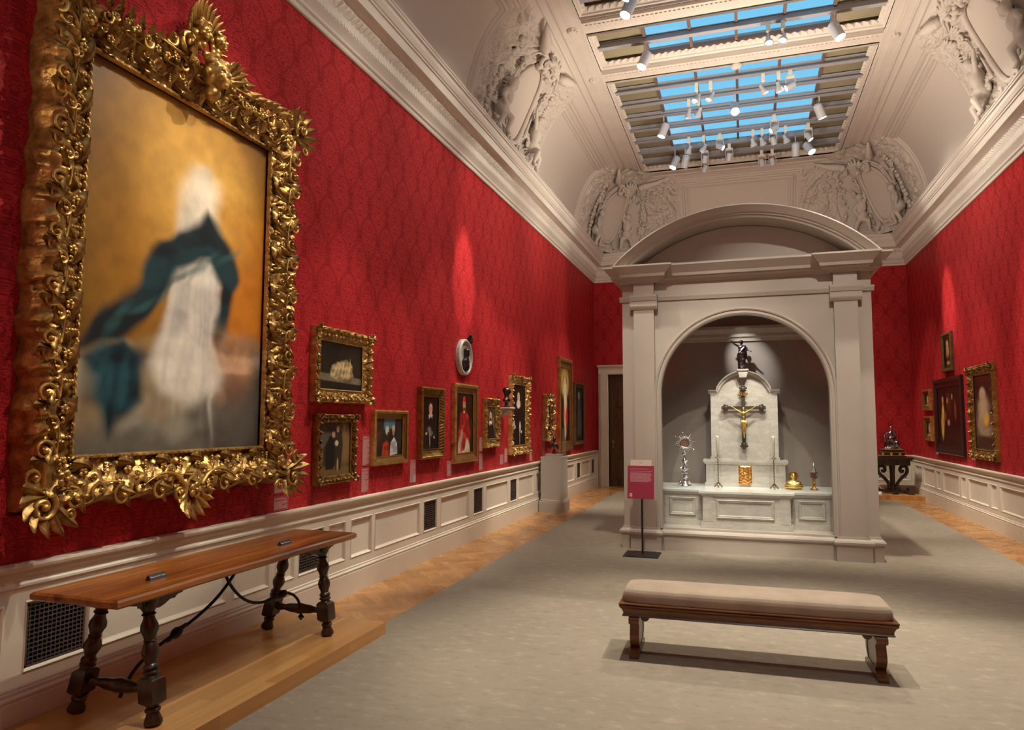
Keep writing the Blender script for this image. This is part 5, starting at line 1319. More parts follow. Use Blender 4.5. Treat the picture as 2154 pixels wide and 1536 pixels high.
blob('head', [('e', (0, 0, .105), (.10, .055, .045)), ('c', (0, 0, .11), (0, .0, .18), .042, .036), ('e', (0, -.005, .235), (.048, .058, .065)), ('e', (0, .01, .25), (.055, .055, .055)), ('e', (0, -.06, .225), (.010, .015, .02)), ('e', (-.052, 0, .23), (.008, .015, .02)), ('e', (.052, 0, .23), (.008, .015, .02))], BRONZE, hb, .007, 2)
lathe_obj('socle', [(.05, 0), (.05, .012), (.03, .022), (.024, .05), (.035, .07), (.02, .08)], BLACKSTEEL, hb)
# ------------------------------------------------------------------ plinth + long table
p = MB(); p.box(-3.452, -2.572, .6, 4.854, .0095, .0945)
tag(p.build('display_plinth', PLANKS), 'low oak plinth along the left wall carrying the long walnut table', 'plinth')
TYC = 3.62; TXC = -2.99; TZ = .775
tbl = empty('trestle_table', (TXC, TYC, .10), 0, 'long walnut trestle table with turned splayed legs and black iron stretchers, on the oak plinth', 'table')
tbl_m = Matrix.Translation((-TXC, -TYC, -.10))
def tm(): m = MB(); m.m = tbl_m; return m
m = tm(); x0, x1, y0, y1 = -3.262, -2.722, 2.565, 4.665
def top_pt(x, y): return (x, y)
bev = .010; vs = []; fs = []
out = []
rn = random.Random(3)
for i in range(13): out.append((x0, y0+(y1-y0)*i/12))
for i in range(1, 5): out.append((x0+(x1-x0)*i/4, y1+.006*math.sin(i)))
for i in range(1, 13): out.append((x1+.004*math.sin(i*1.3), y1-(y1-y0)*i/12))
for i in range(1, 4): out.append((x1-(x1-x0)*i/4, y0-.006*math.sin(i*2)))
cxm, cym = (x0+x1)/2, (y0+y1)/2
lev = [(.012, TZ-.042), (0, TZ-.032), (0, TZ-.010), (.010, TZ)]
N = len(out)
for ins, z in lev:
    for (x, y) in out: vs.append((x+(ins if x < cxm else -ins), y+(ins if y < cym else -ins), z))
for i in range(len(lev)-1):
    for j in range(N): fs.append((i*N+j, i*N+(j+1) % N, (i+1)*N+(j+1) % N, (i+1)*N+j))
fs.append(tuple(range(N))); fs.append(tuple(3*N+j for j in range(N)))
m.add(vs, fs); m.build('table_top', TABLETOP, tbl)
LEG = [(r*1.2, h) for r, h in [(.030, 0), (.036, .006), (.036, .020), (.027, .045), (.024, .058), (.031, .066), (.031, .076), (.024, .084), (.033, .10)]]
LEG2 = [(r*1.2, h) for r, h in [(.030, .225), (.024, .238), (.033, .246), (.033, .254), (.025, .262), (.032, .272), (.030, .282), (.022, .292), (.024, .305), (.034, .335), (.036, .355), (.027, .385), (.022, .395), (.027, .402), (.022, .409), (.027, .43), (.036, .455), (.034, .480), (.024, .505), (.021, .520), (.030, .530), (.022, .540), (.028, .552), (.040, .575), (.044, .60), (.044, .632)]]
for yl in (2.885, 4.425):
    for fx_, tx_ in ((-2.80, -2.868), (-3.305, -3.135)):
        m = tm(); a = Vector((fx_, yl, .10)); b = Vector((tx_, yl, TZ-.042)); ax = (b-a).normalized()
        m.lathe(LEG, 16, a, ax); m.lathe(LEG2, 16, a, ax)
        q = tm(); c0 = a+ax*.095; c1 = a+ax*.228
        for (u, w) in ((.036, 0),):
            vs = []
            for cc, e in ((c0, .032), (c0+ax*.014, .045), (c1-ax*.014, .045), (c1, .032)):
                for (sx, sy) in ((-1, -1), (1, -1), (1, 1), (-1, 1)): vs.append((cc.x+sx*e, cc.y+sy*e, cc.z))
            m.add(vs, [(3, 2, 1, 0), (12, 13, 14, 15)]+[(i*4+j, i*4+(j+1) % 4, i*4+4+(j+1) % 4, i*4+4+j) for i in range(3) for j in range(4)])
        m.build('leg', DARKWOOD, tbl, angle=45)
    m = tm(); za = .262                                 # turned cross stretcher
    xa, xb = -3.245, -2.815; L = xb-xa
    prof = [(.020, 0), (.020, .03), (.026, .04), (.026, .05), (.020, .058), (.026, .066), (.019, .075), (.022, .10), (.030, .135), (.034, L/2-.02), (.037, L/2-.012), (.037, L/2+.012), (.034, L/2+.02), (.030, L-.135), (.022, L-.10), (.019, L-.075), (.026, L-.066), (.020, L-.058), (.026, L-.05), (.026, L-.04), (.020, L-.03), (.020, L)]
    m.lathe(prof, 14, (xa, yl, za), (1, 0, 0)); m.build('cross_stretcher', DARKWOOD, tbl, angle=45)
    sg = 1 if yl < 3.6 else -1
    for xl in (-2.868, -3.135):                         # scalloped bearer brackets under the top
        m = tm(); Z = TZ-.042
        s = lambda d, z: (yl+sg*d, Z+z)
        pts = [s(-.10, 0), s(-.10, -.030), s(-.075, -.050), s(-.04, -.052), s(-.035, -.075), s(.05, -.085), s(.085, -.075), s(.12, -.058), s(.15, -.060), s(.17, -.044), s(.20, -.042), s(.215, -.028), s(.245, -.026), s(.26, 0)]
        if sg < 0: pass
        m.prism(pts, 'x', xl-.028, xl+.028)
        pts = [s(-d*.85, z) for d, z in ((-.0, 0), (.0, -.07), (.06, -.06), (.10, -.045), (.14, -.04), (.17, -.02), (.20, 0))]
        m.prism(pts, 'x', xl-.027, xl+.027)
        m.build('bracket', DARKWOOD, tbl)
    m = tm(); m.box(-3.16, -2.84, yl-.045, yl+.045, TZ-.068, TZ-.041); m.build('bearer', DARKWOOD, tbl)
def bez(pts, n=24):
    """Catmull-Rom"""
    P = [Vector(p) for p in pts]; P = [P[0]*2-P[1]]+P+[P[-1]*2-P[-2]]; o = []
    for i in range(1, len(P)-2):
        for k in range(n//(len(P)-3)+1):
            t = k/(n//(len(P)-3)+1); a, b, c, d = P[i-1:i+3]
            o.append(.5*((2*b)+(-a+c)*t+(2*a-5*b+4*c-d)*t*t+(-a+3*b-3*c+d)*t**3))
    o.append(P[-2]); return o
m = tm(); X = -3.02
m.tube(bez([(X, 3.78, TZ-.05), (X, 3.68, .62), (X, 3.55, .53), (X, 3.40, .465), (X, 3.25, .42), (X, 3.10, .375), (X, 2.98, .315), (X, 2.91, .24), (X, 2.885, .20)], 40), .0095, 8)
k0 = Vector((X, 3.25, .42)); ax = Vector((0, .93, .36)).normalized()
m.lathe([(.009, -.075), (.014, -.06), (.012, -.045), (.020, -.03), (.028, -.012), (.028, .012), (.018, .03), (.012, .05), (.009, .075)], 12, k0, ax); m.build('iron_stretcher', IRON, tbl, smooth=True)
m = tm()
m.tube(bez([(X, 3.60, TZ-.05), (X, 3.66, .61), (X, 3.76, .505), (X, 3.88, .435), (X, 4.02, .405), (X, 4.16, .415), (X, 4.28, .400), (X, 4.37, .345), (X, 4.415, .27), (X, 4.425, .20)], 40), .0095, 8)
m.lathe([(.009, -.05), (.022, -.03), (.026, 0), (.022, .03), (.009, .05)], 12, (X, 4.20, .414), (0, 1, 0))
m.tube([(X, 4.425, .225), (X-.02, 4.425, .205), (X, 4.425, .185), (X+.02, 4.425, .205)], .006, 6, closed=True); m.build('iron_stretcher', IRON, tbl, smooth=True)
for (x, y) in ((-2.76, 2.76), (-2.76, 4.26)):
    m = tm(); m.tube([(x, y+.012*math.cos(a), TZ-.062+.012*math.sin(a)) for a in [2*PI*i/14 for i in range(14)]], .004, 6, closed=True); m.tube([(x, y, TZ-.05), (x, y, TZ-.035)], .004, 6); m.build('hook', IRON, tbl)

def text_obj(name, body, size, mat, parent, loc, rot, extrude=.0006):
    cu = bpy.data.curves.new(name, 'FONT'); cu.body = body; cu.size = size; cu.extrude = extrude; cu.align_x = 'CENTER'; cu.align_y = 'CENTER'
    cu.materials.append(mat); t_ = bpy.data.objects.new(name+'_c', cu); COL.objects.link(t_)
    dg = bpy.context.evaluated_depsgraph_get(); me = bpy.data.meshes.new_from_object(t_.evaluated_get(dg)); bpy.data.objects.remove(t_)
    o = bpy.data.objects.new(name, me); COL.objects.link(o); o.parent = parent; o.location = loc; o.rotation_euler = rot
    if not me.materials: me.materials.append(mat)
    return o
WHITE_INK = simple('white_ink', (.85, .85, .85), .6)
SIGNBLACK = simple('sign_black', (.03, .034, .042), .35)
for (x, y, lb) in ((-2.925, 2.99, 'small black wedge sign reading Please Do Not Touch, nearer one on the table top'), (-2.915, 4.06, 'small black wedge sign reading Please Do Not Touch, farther one on the table top')):
    t = empty('table_sign', (x, y, TZ+.0005), PI/2, lb, 'sign', 'notices on the walnut table')
    m = MB(); m.prism([(-.020, 0), (-.004, .026), (.0, .026), (.016, 0)], 'x', -.055, .055); m.build('wedge', SIGNBLACK, t)
    text_obj('text', 'Please Do Not Touch', .0108, WHITE_INK, t, (0, -.0128, .0135), (math.radians(58.4), 0, 0))

# ------------------------------------------------------------------ bench
bn = empty('upholstered_bench', (.02, 5.10, .009), math.radians(1.7), 'long backless walnut bench with tan velvet cushion in the middle of the carpet', 'bench')
m = MB(); BX, BYH = .845, .205
def ring(hx, hy, z): return [(-hx, -hy, z), (hx, -hy, z), (hx, hy, z), (-hx, hy, z)]
lv = [(a-.02, b, c) for a, b, c in [(.845, .185, .272), (.855, .195, .278), (.846, .186, .288), (.846, .186, .300), (.855, .195, .322), (.870, .210, .338), (.872, .212, .346), (.866, .206, .350), (.874, .214, .356), (.872, .212, .362), (.86, .20, .364)]]
vs = []; 
for l in lv: vs += ring(*l)
m.add(vs, [(3, 2, 1, 0), tuple(4*(len(lv)-1)+i for i in range(4))]+[(i*4+j, i*4+(j+1) % 4, i*4+4+(j+1) % 4, i*4+4+j) for i in range(len(lv)-1) for j in range(4)])
m.build('seat_rail', BENCHWOOD, bn)
m = MB()
def sup(u, v):
    a = u*2*PI; e = .22
    cx_ = math.copysign(abs(math.cos(a))**e, math.cos(a)); sy_ = math.copysign(abs(math.sin(a))**e, math.sin(a))
    prof = [(.985, .362), (1.0, .372), (1.0, .398), (.992, .412), (.965, .430), (.90, .446), (.75, .455), (.45, .460), (.001, .462)]
    k = v*(len(prof)-1); i = min(int(k), len(prof)-2); f = k-i; s = prof[i][0]*(1-f)+prof[i+1][0]*f; z = prof[i][1]*(1-f)+prof[i+1][1]*f
    ins = (1-s)*.20
    return (cx_*(BX-.008-ins*.8)*(1 if s > .5 else s/.5) if False else cx_*max(.001, (BX-.008)-(1-s)*.24 if s > .4 else (BX-.008-.144)*s/.4), sy_*max(.001, (BYH-.006)-(1-s)*.20 if s > .4 else (BYH-.006-.12)*s/.4), z)
m.grid(160, 33, sup, closed_u=True); m.build('cushion', VELVET, bn, smooth=True)
for sx in (-1, 1):
    m = MB(); xc = sx*.755
    lyre = [(-.165, .272), (-.165, .235), (-.150, .225), (-.135, .19), (-.15, .155), (-.155, .115), (-.13, .085), (-.115, .06), (.115, .06), (.13, .085), (.155, .115), (.15, .155), (.135, .19), (.150, .225), (.165, .235), (.165, .272)]
    m.prism(lyre, 'x', xc-.027, xc+.027)
    for sy in (-1, 1):
        m.prism([(sy*.175, .272), (sy*.178, .248), (sy*.162, .240), (sy*.15, .20), (sy*.168, .15), (sy*.172, .12), (sy*.15, .085), (sy*.12, .06), (sy*.09, .06), (sy*.12, .1), (sy*.13, .13), (sy*.115, .19), (sy*.10, .272)], 'x', xc-.031, xc+.031)
    m.prism([(-.205, 0), (-.205, .028), (-.185, .036), (-.15, .045), (-.10, .062), (.10, .062), (.15, .045), (.185, .036), (.205, .028), (.205, 0)], 'x', xc-.031, xc+.031)
    for sy in (-1, 1): m.lathe([(.001, -.034), (.026, -.034), (.026, .034), (.001, .034)], 16, (xc, sy*.178, .248), (1, 0, 0))
    m.lathe([(.001, -.10), (.028, -.10), (.030, -.09), (.030, .09), (.028, .10), (.001, .10)], 16, (xc-sx*.065, 0, .252), (0, 1, 0)); m.box(xc-sx*.065, xc, -.08, .08, .245, .272)
    m.build('leg', BENCHWOOD, bn, angle=40)

# ------------------------------------------------------------------ floor sign
sg_ = empty('sign_stand', (-1.175, 8.61, .009), 0, 'freestanding sign with crimson text panel on a black post, left of the tabernacle', 'sign')
m = MB(); m.box(-.205, .205, -.19, .19, 0, .010); m.build('base', BLACKSTEEL, sg_)
m = MB(); m.tube([(0, .03, .01), (0, .03, .70)], .0115, 10)
for k in range(9): m.ball((.002*math.sin(k*2), .03, .28+.03*k), .0155, 8, (1, 1, .7))
m.build('post', BLACKSTEEL, sg_)
tilt = math.radians(-8)
PM = Matrix.Translation((-.008, 0, .855)) @ Matrix.Rotation(tilt, 4, 'X')
m = MB(); m.m = PM; m.box(-.158, .158, -.006, .006, -.196, .196); pnl = m.build('panel', simple('crimson_panel', (.31, .026, .058), .45), sg_)
m = MB(); m.m = PM; rn = random.Random(12)
def words(x0, x1, z, h):
    x = x0
    while x < x1:
        w = rn.uniform(.006, .02); m.box(x, min(x+w, x1), -.0068, -.006, z-h, z+h); x += w+.004
words(-.125, .095, .158, .0026); words(-.125, .13, .130, .0028)
for i in range(13): words(-.125, rn.uniform(.11, .13) if i < 12 else .09, .112-.0088*i, .0022)
m.build('text', simple('pink_ink', (.60, .34, .36), .6), pnl)
m = MB(); m.m = PM; m.box(-.13, -.10, -.0068, -.006, -.172, -.132); m.build('emblem', simple('pale_emblem', (.72, .52, .48), .6), pnl)
m = MB(); m.m = PM; m.box(-.118, -.112, -.0074, -.0068, -.160, -.144).box(-.121, -.109, -.0074, -.0068, -.148, -.144).box(-.1175, -.1125, -.0074, -.0068, -.142, -.139); m.build('emblem_mark', bpy.data.materials['crimson_panel'], pnl)
m = MB(); m.m = PM; m.box(-.125, .125, .004, .016, .19, .270); m.build('leaflet_holder', simple('leaflet_cream', (.62, .53, .42), .6), sg_)
m = MB(); m.m = PM
m.tube([(-.02, .0035, .245), (-.01, .0035, .235), (-.015, .0035, .225), (.01, .0035, .24), (.015, .0035, .228)], .0012, 5); m.build('leaflet_mark', bpy.data.materials['pewter_brass'], sg_)

# ------------------------------------------------------------------ grey pedestal with clear case
PX, PY = -3.215, 12.28
pd_ = empty('pedestal', (PX, PY, 0), 0, 'tall grey-painted square pedestal against the left wainscot, halfway down the gallery', 'pedestal')
m = MB(); w = .195; m.box(-w, w, -w, w, .20, .955); m.box(-w-.03, w+.03, -w-.03, w+.03, 0, .17)
lv = [(w+.03, .17), (w+.028, .185), (w+.015, .192), (w+.018, .205), (w+.004, .215), (w, .22)]
vs = []
for e, z in lv: vs += ring(e, e, z)
m.add(vs, [(i*4+j, i*4+(j+1) % 4, i*4+4+(j+1) % 4, i*4+4+j) for i in range(len(lv)-1) for j in range(4)])
m.box(-w-.004, w+.004, -w-.004, w+.004, .935, .965); m.build('shaft', simple('pedestal_grey', (.40, .36, .31), .5), pd_)
m = MB(); m.box(-.13, .13, -.13, .13, .965, 1.01); m.build('riser', bpy.data.materials['pedestal_grey'], pd_)
ca = empty('clear_case', (PX, PY, .9655), 0, 'transparent box cover standing on the grey pedestal', 'case')
m = MB(); e = .175; m.box(-e, e, -e, e, .001, .50); m.build('cover', CLEAR, ca)
bb = empty('bronze_bust', (PX, PY, 1.0105), 0, 'small dark bronze bust inside the clear case on the pedestal', 'bust')
blob('figure', [('e', (0, 0, .02), (.05, .05, .02)), ('c', (0, 0, .02), (0, 0, .08), .03, .022), ('e', (0, 0, .15), (.07, .045, .05)), ('c', (0, 0, .16), (0, -.005, .22), .03, .022), ('e', (0, -.008, .255), (.033, .038, .045)), ('e', (0, .004, .268), (.038, .038, .036)), ('e', (0, -.045, .25), (.007, .01, .014)), ('c', (-.05, 0, .15), (-.065, .0, .10), .025, .02), ('c', (.05, 0, .15), (.065, .0, .10), .025, .02)], BRONZE, bb, .006, 2)

# ------------------------------------------------------------------ corner console with statue group
pl = MB(); pl.box(2.30, 3.452, 16.25, 17.245, .0005, .091); pl.v = [(x, y, z) for x, y, z in pl.v]
tag(pl.build('display_plinth', PLANKS), 'small oak plinth in the far right corner under the dark carved side table', 'plinth')
SX, SYT = 2.965, 16.75
st = empty('carved_side_table', (SX, SYT, .092), 0, 'dark carved side table with scroll brackets and central pillar, far right corner', 'table')
m = MB(); m.box(-.36, .36, -.25, .25, .725, .765).box(-.34, .34, -.23, .23, .70, .725).box(-.31, .31, -.2, .2, .60, .70); m.build('top', DARKWOOD, st)
m = MB(); m.lathe([(.055, .06), (.065, .09), (.05, .14), (.048, .40), (.055, .50), (.065, .58), (.07, .61)], 12); m.box(-.30, .30, -.05, .05, .03, .085)
m.box(-.05, .05, -.24, .24, .03, .075)
for sx in (-1, 1): m.ball((sx*.28, 0, .09), .035, 10); m.box(sx*.24, sx*.36, -.22, .22, .0, .035); m.ball((sx*.12, -.03, .10), .04, 10)
m.box(-.06, .06, -.26, -.18, 0, .04); m.build('pedestal_base', DARKWOOD, st, angle=40)
for sx in (-1, 1):
    m = MB(); m.m = Matrix.Translation((0, -.04, 0))
    m.tube(bez([(sx*.06, 0, .10), (sx*.09, 0, .22), (sx*.16, 0, .32), (sx*.24, 0, .40), (sx*.275, 0, .48), (sx*.255, 0, .56), (sx*.20, 0, .575), (sx*.155, 0, .545), (sx*.14, 0, .49), (sx*.17, 0, .46), (sx*.20, 0, .475)], 50), [.030-.014*i/50 for i in range(51)][:51] if False else .024, 8, flat=1.4)
    m.tube(bez([(sx*.255, 0, .42), (sx*.22, 0, .37), (sx*.25, 0, .34)], 12), .016, 8); m.ball((sx*.195, 0, .475), .028, 10); m.ball((sx*.18, 0, .60), .03, 8)
    m.build('scroll_bracket', DARKWOOD, st, smooth=True)
gp = empty('bronze_figure_group', (SX, SYT-.02, .857), 0, 'silvery dark bronze figure group on gilt-trimmed base, on the carved corner table', 'statue')
m = MB(); m.box(-.25, .25, -.16, .16, 0, .03).box(-.22, .22, -.14, .14, .03, .10).box(-.235, .235, -.15, .15, .10, .13).box(-.19, .19, -.12, .12, .13, .16); m.build('base', FRAMEDARK, gp)
m = MB(); m.box(-.252, .252, -.165, .162, .028, .036).box(-.237, .237, -.155, .152, .098, .106).box(-.192, .192, -.124, .122, .155, .163)
for x in (-.03, .13, -.19): m.lathe([(.001, 0), (.026, 0), (.022, .012), (.001, .014)], 12, (x, -.14, .065), (0, -1, 0))
m.build('gilt_mounts', GOLD_BR, gp)
S2 = simple('silvered_bronze', (.22, .20, .22), .2, 1.0, var=.3, vs=25)
blob('figures', [('e', (0, 0, .18), (.15, .10, .05)), ('c', (-.06, 0, .20), (-.05, 0, .34), .05, .04), ('c', (.05, 0, .20), (.04, 0, .36), .055, .045), ('e', (0, .0, .38), (.075, .06, .06)), ('e', (0, 0, .47), (.06, .045, .07)), ('c', (0, 0, .53), (0, 0, .58), .02, .018), ('e', (0, -.01, .61), (.030, .034, .04)),
    ('c', (-.05, 0, .51), (-.12, -.02, .46), .022, .018), ('c', (-.12, -.02, .46), (-.13, -.04, .38), .018, .014), ('c', (.05, 0, .51), (.09, -.04, .44), .022, .018), ('c', (.09, -.04, .44), (.03, -.07, .42), .018, .014), ('e', (-.12, -.03, .36), (.03, .03, .05)), ('e', (-.125, -.03, .42), (.022, .022, .028)),
    ('e', (.10, -.03, .27), (.05, .05, .07)), ('e', (.11, -.04, .355), (.026, .026, .032)), ('c', (.12, -.03, .22), (.17, -.06, .18), .03, .02), ('c', (-.10, .0, .20), (-.15, -.05, .17), .03, .02), ('c', (-.08, .02, .34), (-.10, .03, .20), .03, .04), ('e', (.03, -.05, .62), (.02, .03, .015)), ('c', (.07, .02, .58), (.09, .02, .40), .012, .02)], S2, gp, .009, 1)
cd = MB(); cd.prism([(16.42, .093), (16.47, .093), (16.47, .15), (16.46, .15)], 'x', 2.42, 2.70); tag(cd.build('label_card', simple('card_white', (.75, .72, .65), .6)), 'small white label card lying on the corner plinth', 'label')
# ------------------------------------------------------------------ plaster cartouches on the coves
def side_map(side, c):
    return lambda q, w, h: cove_side(side, c+q if side in 'LRB' else q, w/LT, h)
def corner_map(sx):
    def f(q, w, h):
        t = w/LT; P, Z = coveP(t); nP, nZ = coveN(t); r = .62
        def at(qq):
            if qq < 0: return Vector((sx*(XW-P), YF-P+qq, Z)), Vector((-sx*nP, 0, nZ))
            return Vector((sx*(XW-P-qq), YF-P, Z)), Vector((0, -nP, nZ))
        if abs(q) < r:
            a, na = at(-r); b, nb = at(r); u = (q+r)/(2*r); p = a.lerp(b, u); n = na.lerp(nb, u).normalized()
        else: p, n = at(q)
        return tuple(p+n*h)
    return f
def cartouche(name, f, seed, flip=1):
    rnd = random.Random(seed); m = MB(); W0 = .82
    A = lambda a, k=1.0: (.44*k*math.cos(a), W0+.60*k*math.sin(a))
    def path(pts, h): return [Vector(f(q, w, h)) for q, w in pts]
    n = 64
    m.tube(path([A(2*PI*i/n) for i in range(n)], .07), .038, 8, closed=True); m.tube(path([A(2*PI*i/n, 1.16) for i in range(n)], .05), .022, 8, closed=True); m.tube(path([A(2*PI*i/n, .90) for i in range(n)], .04), .014, 6, closed=True)
    m.grid(14, 10, lambda u, v: f(A(u*2*PI, v*.95)[0], A(u*2*PI, v*.95)[1], .045+.03*(1-v*v)))
    def scroll(q0, w0, r, sg, turns=1.3, th=.03, h=.10, a0=0, tail=None):
        pts = []; rs = []
        for i in range(24):
            u = i/23; a = a0+sg*u*turns*2*PI; rr = r*(.12+.88*u); pts.append(f(q0+rr*math.cos(a), w0+rr*math.sin(a), h+.05*(1-u))); rs.append(th*(.6+.5*u))
        if tail:
            qe, we = q0+r*math.cos(a), w0+r*math.sin(a)
            for i in range(1, 9): u = i/8; pts.append(f(qe+(tail[0]-qe)*u, we+(tail[1]-we)*u+.06*math.sin(u*PI), h)); rs.append(th*(1.1-.8*u))
        m.tube(pts, rs, 8); m.ball(f(q0, w0, h+.05), r*.3, 8)
    for s in (-1, 1):
        scroll(s*.20, 1.52, .13, s, 1.4, .034, .14, -PI/2, (s*.62, 1.40)); scroll(s*.58, 1.18, .09, -s, 1.2, .026, .09, 0, (s*.62, .80)); scroll(s*.60, .42, .10, s, 1.2, .028, .09, PI/2, (s*.58, .85)); scroll(s*.28, .18, .09, -s, 1.2, .026, .10, 0, (s*.85, .20))
        for k in range(9):                            # leaf tufts
            q, w = s*rnd.uniform(.5, 1.15), rnd.uniform(.15, 1.45); a = rnd.uniform(0, 2*PI)
            for j in range(4):
                a1 = a+j*.5; m.tube([f(q, w, .03), f(q+.07*math.cos(a1), w+.07*math.sin(a1), .10), f(q+.14*math.cos(a1), w+.14*math.sin(a1), .06)], [.016, .024, .004], 6)
        for k in range(16):                           # fruit garland along the rim
            u = k/15; q = s*(1.18-.25*math.sin(u*PI*.5)); w = .2+1.2*u; m.ball(f(q+rnd.uniform(-.05, .05), w, .06), rnd.uniform(.03, .055), 8)
        # horn scroll reaching to the ceiling beam
        m.tube([f(s*.45, 1.62, .12), f(s*.62, 1.74, .16), f(s*.82, 1.84, .14), f(s*.95, 1.92, .08)], [.07, .085, .05, .015], 8); m.ball(f(s*.50, 1.66, .16), .07, 8)
    for k in range(26): m.ball(f(rnd.uniform(-.24, .24), 1.52+rnd.uniform(-.14, .16), .12+rnd.uniform(0, .07)), rnd.uniform(.03, .065), 8)
    for k in range(7):
        a = PI*(k/6); m.tube([f(0, 1.56, .12), f(.17*math.cos(a), 1.60+.12*math.sin(a), .22), f(.26*math.cos(a), 1.62+.2*math.sin(a), .14)], [.02, .04, .008], 6)
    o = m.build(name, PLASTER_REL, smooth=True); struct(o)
    for s in (-1, 1):                                # seated child figures
        g = lambda q, w, h: f(s*q, w, h)
        P = [('e', g(.78, .42, .15), (.12, .12, .13)), ('e', g(.74, .60, .17), (.105, .105, .14)), ('e', g(.71, .82, .19), (.075, .08, .085)), ('c', g(.72, .70, .17), g(.71, .76, .18), .05, .05),
             ('c', g(.80, .66, .17), g(.92, .55, .2), .04, .035), ('c', g(.92, .55, .2), g(.86, .44, .24), .035, .028), ('c', g(.68, .66, .17), g(.56, .78, .18), .04, .035), ('c', g(.56, .78, .18), g(.50, .92, .14), .035, .025),
             ('c', g(.80, .38, .18), g(.70, .30, .30), .065, .05), ('c', g(.70, .30, .30), g(.68, .12, .24), .05, .032), ('c', g(.82, .36, .16), g(.92, .26, .26), .065, .05), ('c', g(.92, .26, .26), g(.96, .10, .2), .05, .032), ('e', g(.68, .10, .27), (.04, .04, .03)), ('e', g(.96, .08, .23), (.04, .04, .03))]
        struct(blob(name, P, PLASTER_REL, None, .016, 2))
cartouche('trim_6', side_map('L', 10.2), 1); cartouche('trim_7', side_map('R', 10.2), 2)
cartouche('trim_8', corner_map(-1), 3); cartouche('trim_9', corner_map(1), 4)
for sx, nm in ((-1, 'trim_10'), (1, 'trim_11')):           # diagonal ground of the corner cartouches
    f = corner_map(sx); ns, nt = 130, 170
    V = np.zeros((nt, ns, 3)); qs = np.linspace(-.62, .62, ns); ws = np.linspace(.02, LT, nt)
    Q, Wg = np.meshgrid(qs, ws); H = .02+.05*foliage(Q*3.4+3, Wg*3.4, 77)*sstep(.62, .5, np.abs(Q))*sstep(1.02, 1.15, (Q/.47)**2+((Wg-.82)/.64)**2)
    for j in range(nt):
        for i in range(ns): V[j, i] = f(float(Q[j, i]), float(Wg[j, i]), float(H[j, i]))
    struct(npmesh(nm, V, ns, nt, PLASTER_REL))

# ------------------------------------------------------------------ track spotlights
LENS = NT('lit_lens'); LENS.b.inputs['Emission Color'].default_value = (1, .88, .72, 1); LENS.b.inputs['Emission Strength'].default_value = 14; LENS.base((1, .9, .8)); LENS = LENS.m
LENS_DIM = NT('soft_lens'); LENS_DIM.b.inputs['Emission Color'].default_value = (1, .9, .78, 1); LENS_DIM.b.inputs['Emission Strength'].default_value = .8; LENS_DIM.base((.8, .75, .7)); LENS_DIM = LENS_DIM.m
LENS_OFF = simple('dark_lens', (.05, .05, .06), .1)
ZB = ZL-.075
def spot(kind, x, y, target, power=0, size=30, blend=.6, label='', z=7.08, color=WARM, lens=None, soft=.05):
    t = empty('track_spotlight', (x, y, ZB-.001), 0, label, 'spotlight', 'track spotlights under the skylight')
    c = Vector((0, 0, z-ZB)); d = (Vector(target)-Vector((x, y, z))).normalized(); lit = power > 0 if lens is None else lens
    m = MB()
    if kind == 'cylinder':
        R, L = .078, .27; a = c-d*.13; m.lathe([(.001, 0), (.05, 0), (R, .03), (R, L), (R-.006, L), (R-.008, L-.02), (.001, L-.02)], 20, a, d); hs = m.build('housing', WHITE_METAL, t, angle=40)
        m = MB(); m.lathe([(.001, 0), (R-.010, 0), (R-.010, .004), (.001, .004)], 20, a+d*(L-.018), d); m.build('lens', LENS if lit else LENS_OFF, hs)
        m = MB(); m.tube([(0, 0, 0), (0, 0, c.z+.05), tuple(c-d*.05)], .012, 8); m.build('stem', WHITE_METAL, t)
    elif kind == 'par':
        a = c-d*.09; m.lathe([(.001, 0), (.030, 0), (.034, .07), (.062, .12), (.066, .16), (.060, .165), (.05, .13), (.001, .11)], 16, a, d); hs = m.build('housing', WHITE_METAL, t, angle=40)
        m = MB(); m.lathe([(.001, 0), (.046, 0), (.046, .004), (.001, .004)], 16, a+d*.128, d); m.build('lens', LENS_DIM if lit else LENS_OFF, hs)
        m = MB(); m.box(-.028, .028, -.03, .03, -.13, -.001); m.tube([(0, 0, -.12), tuple(a+d*.04)], .010, 8); m.build('transformer', simple('lamp_cream', (.75, .70, .58), .4) if 'lamp_cream' not in bpy.data.materials else bpy.data.materials['lamp_cream'], t)
    else:
        a = c-d*.07; m.lathe([(.001, 0), (.05, 0), (.055, .02), (.058, .15), (.05, .152), (.048, .13), (.001, .13)], 14, a, d); hs = m.build('housing', WHITE_METAL, t, angle=40)
        m = MB(); m.lathe([(.001, 0), (.046, 0), (.046, .003), (.001, .003)], 14, a+d*.145, d); m.build('lens', LENS if lit else LENS_OFF, hs)
        m = MB()
        for s in (-1, 1): m.box(s*.066, s*.074, -.035, .035, c.z-.03, -.11)
        m.box(-.074, .074, -.035, .035, -.13, -.10); m.box(-.03, .03, -.03, .03, -.10, -.001); m.build('yoke', bpy.data.materials['lamp_cream'], t)
    if power > 0:
        ld = bpy.data.lights.new('beam', 'SPOT'); ld.energy = power*LAMP; ld.spot_size = math.radians(size); ld.spot_blend = blend; ld.color = color; ld.shadow_soft_size = soft
        lo = bpy.data.objects.new('beam', ld); COL.objects.link(lo); lo.parent = t; lo.location = c+d*.17; lo.rotation_mode = 'QUATERNION'; lo.rotation_quaternion = Vector((0, 0, -1)).rotation_difference(d)
    return t
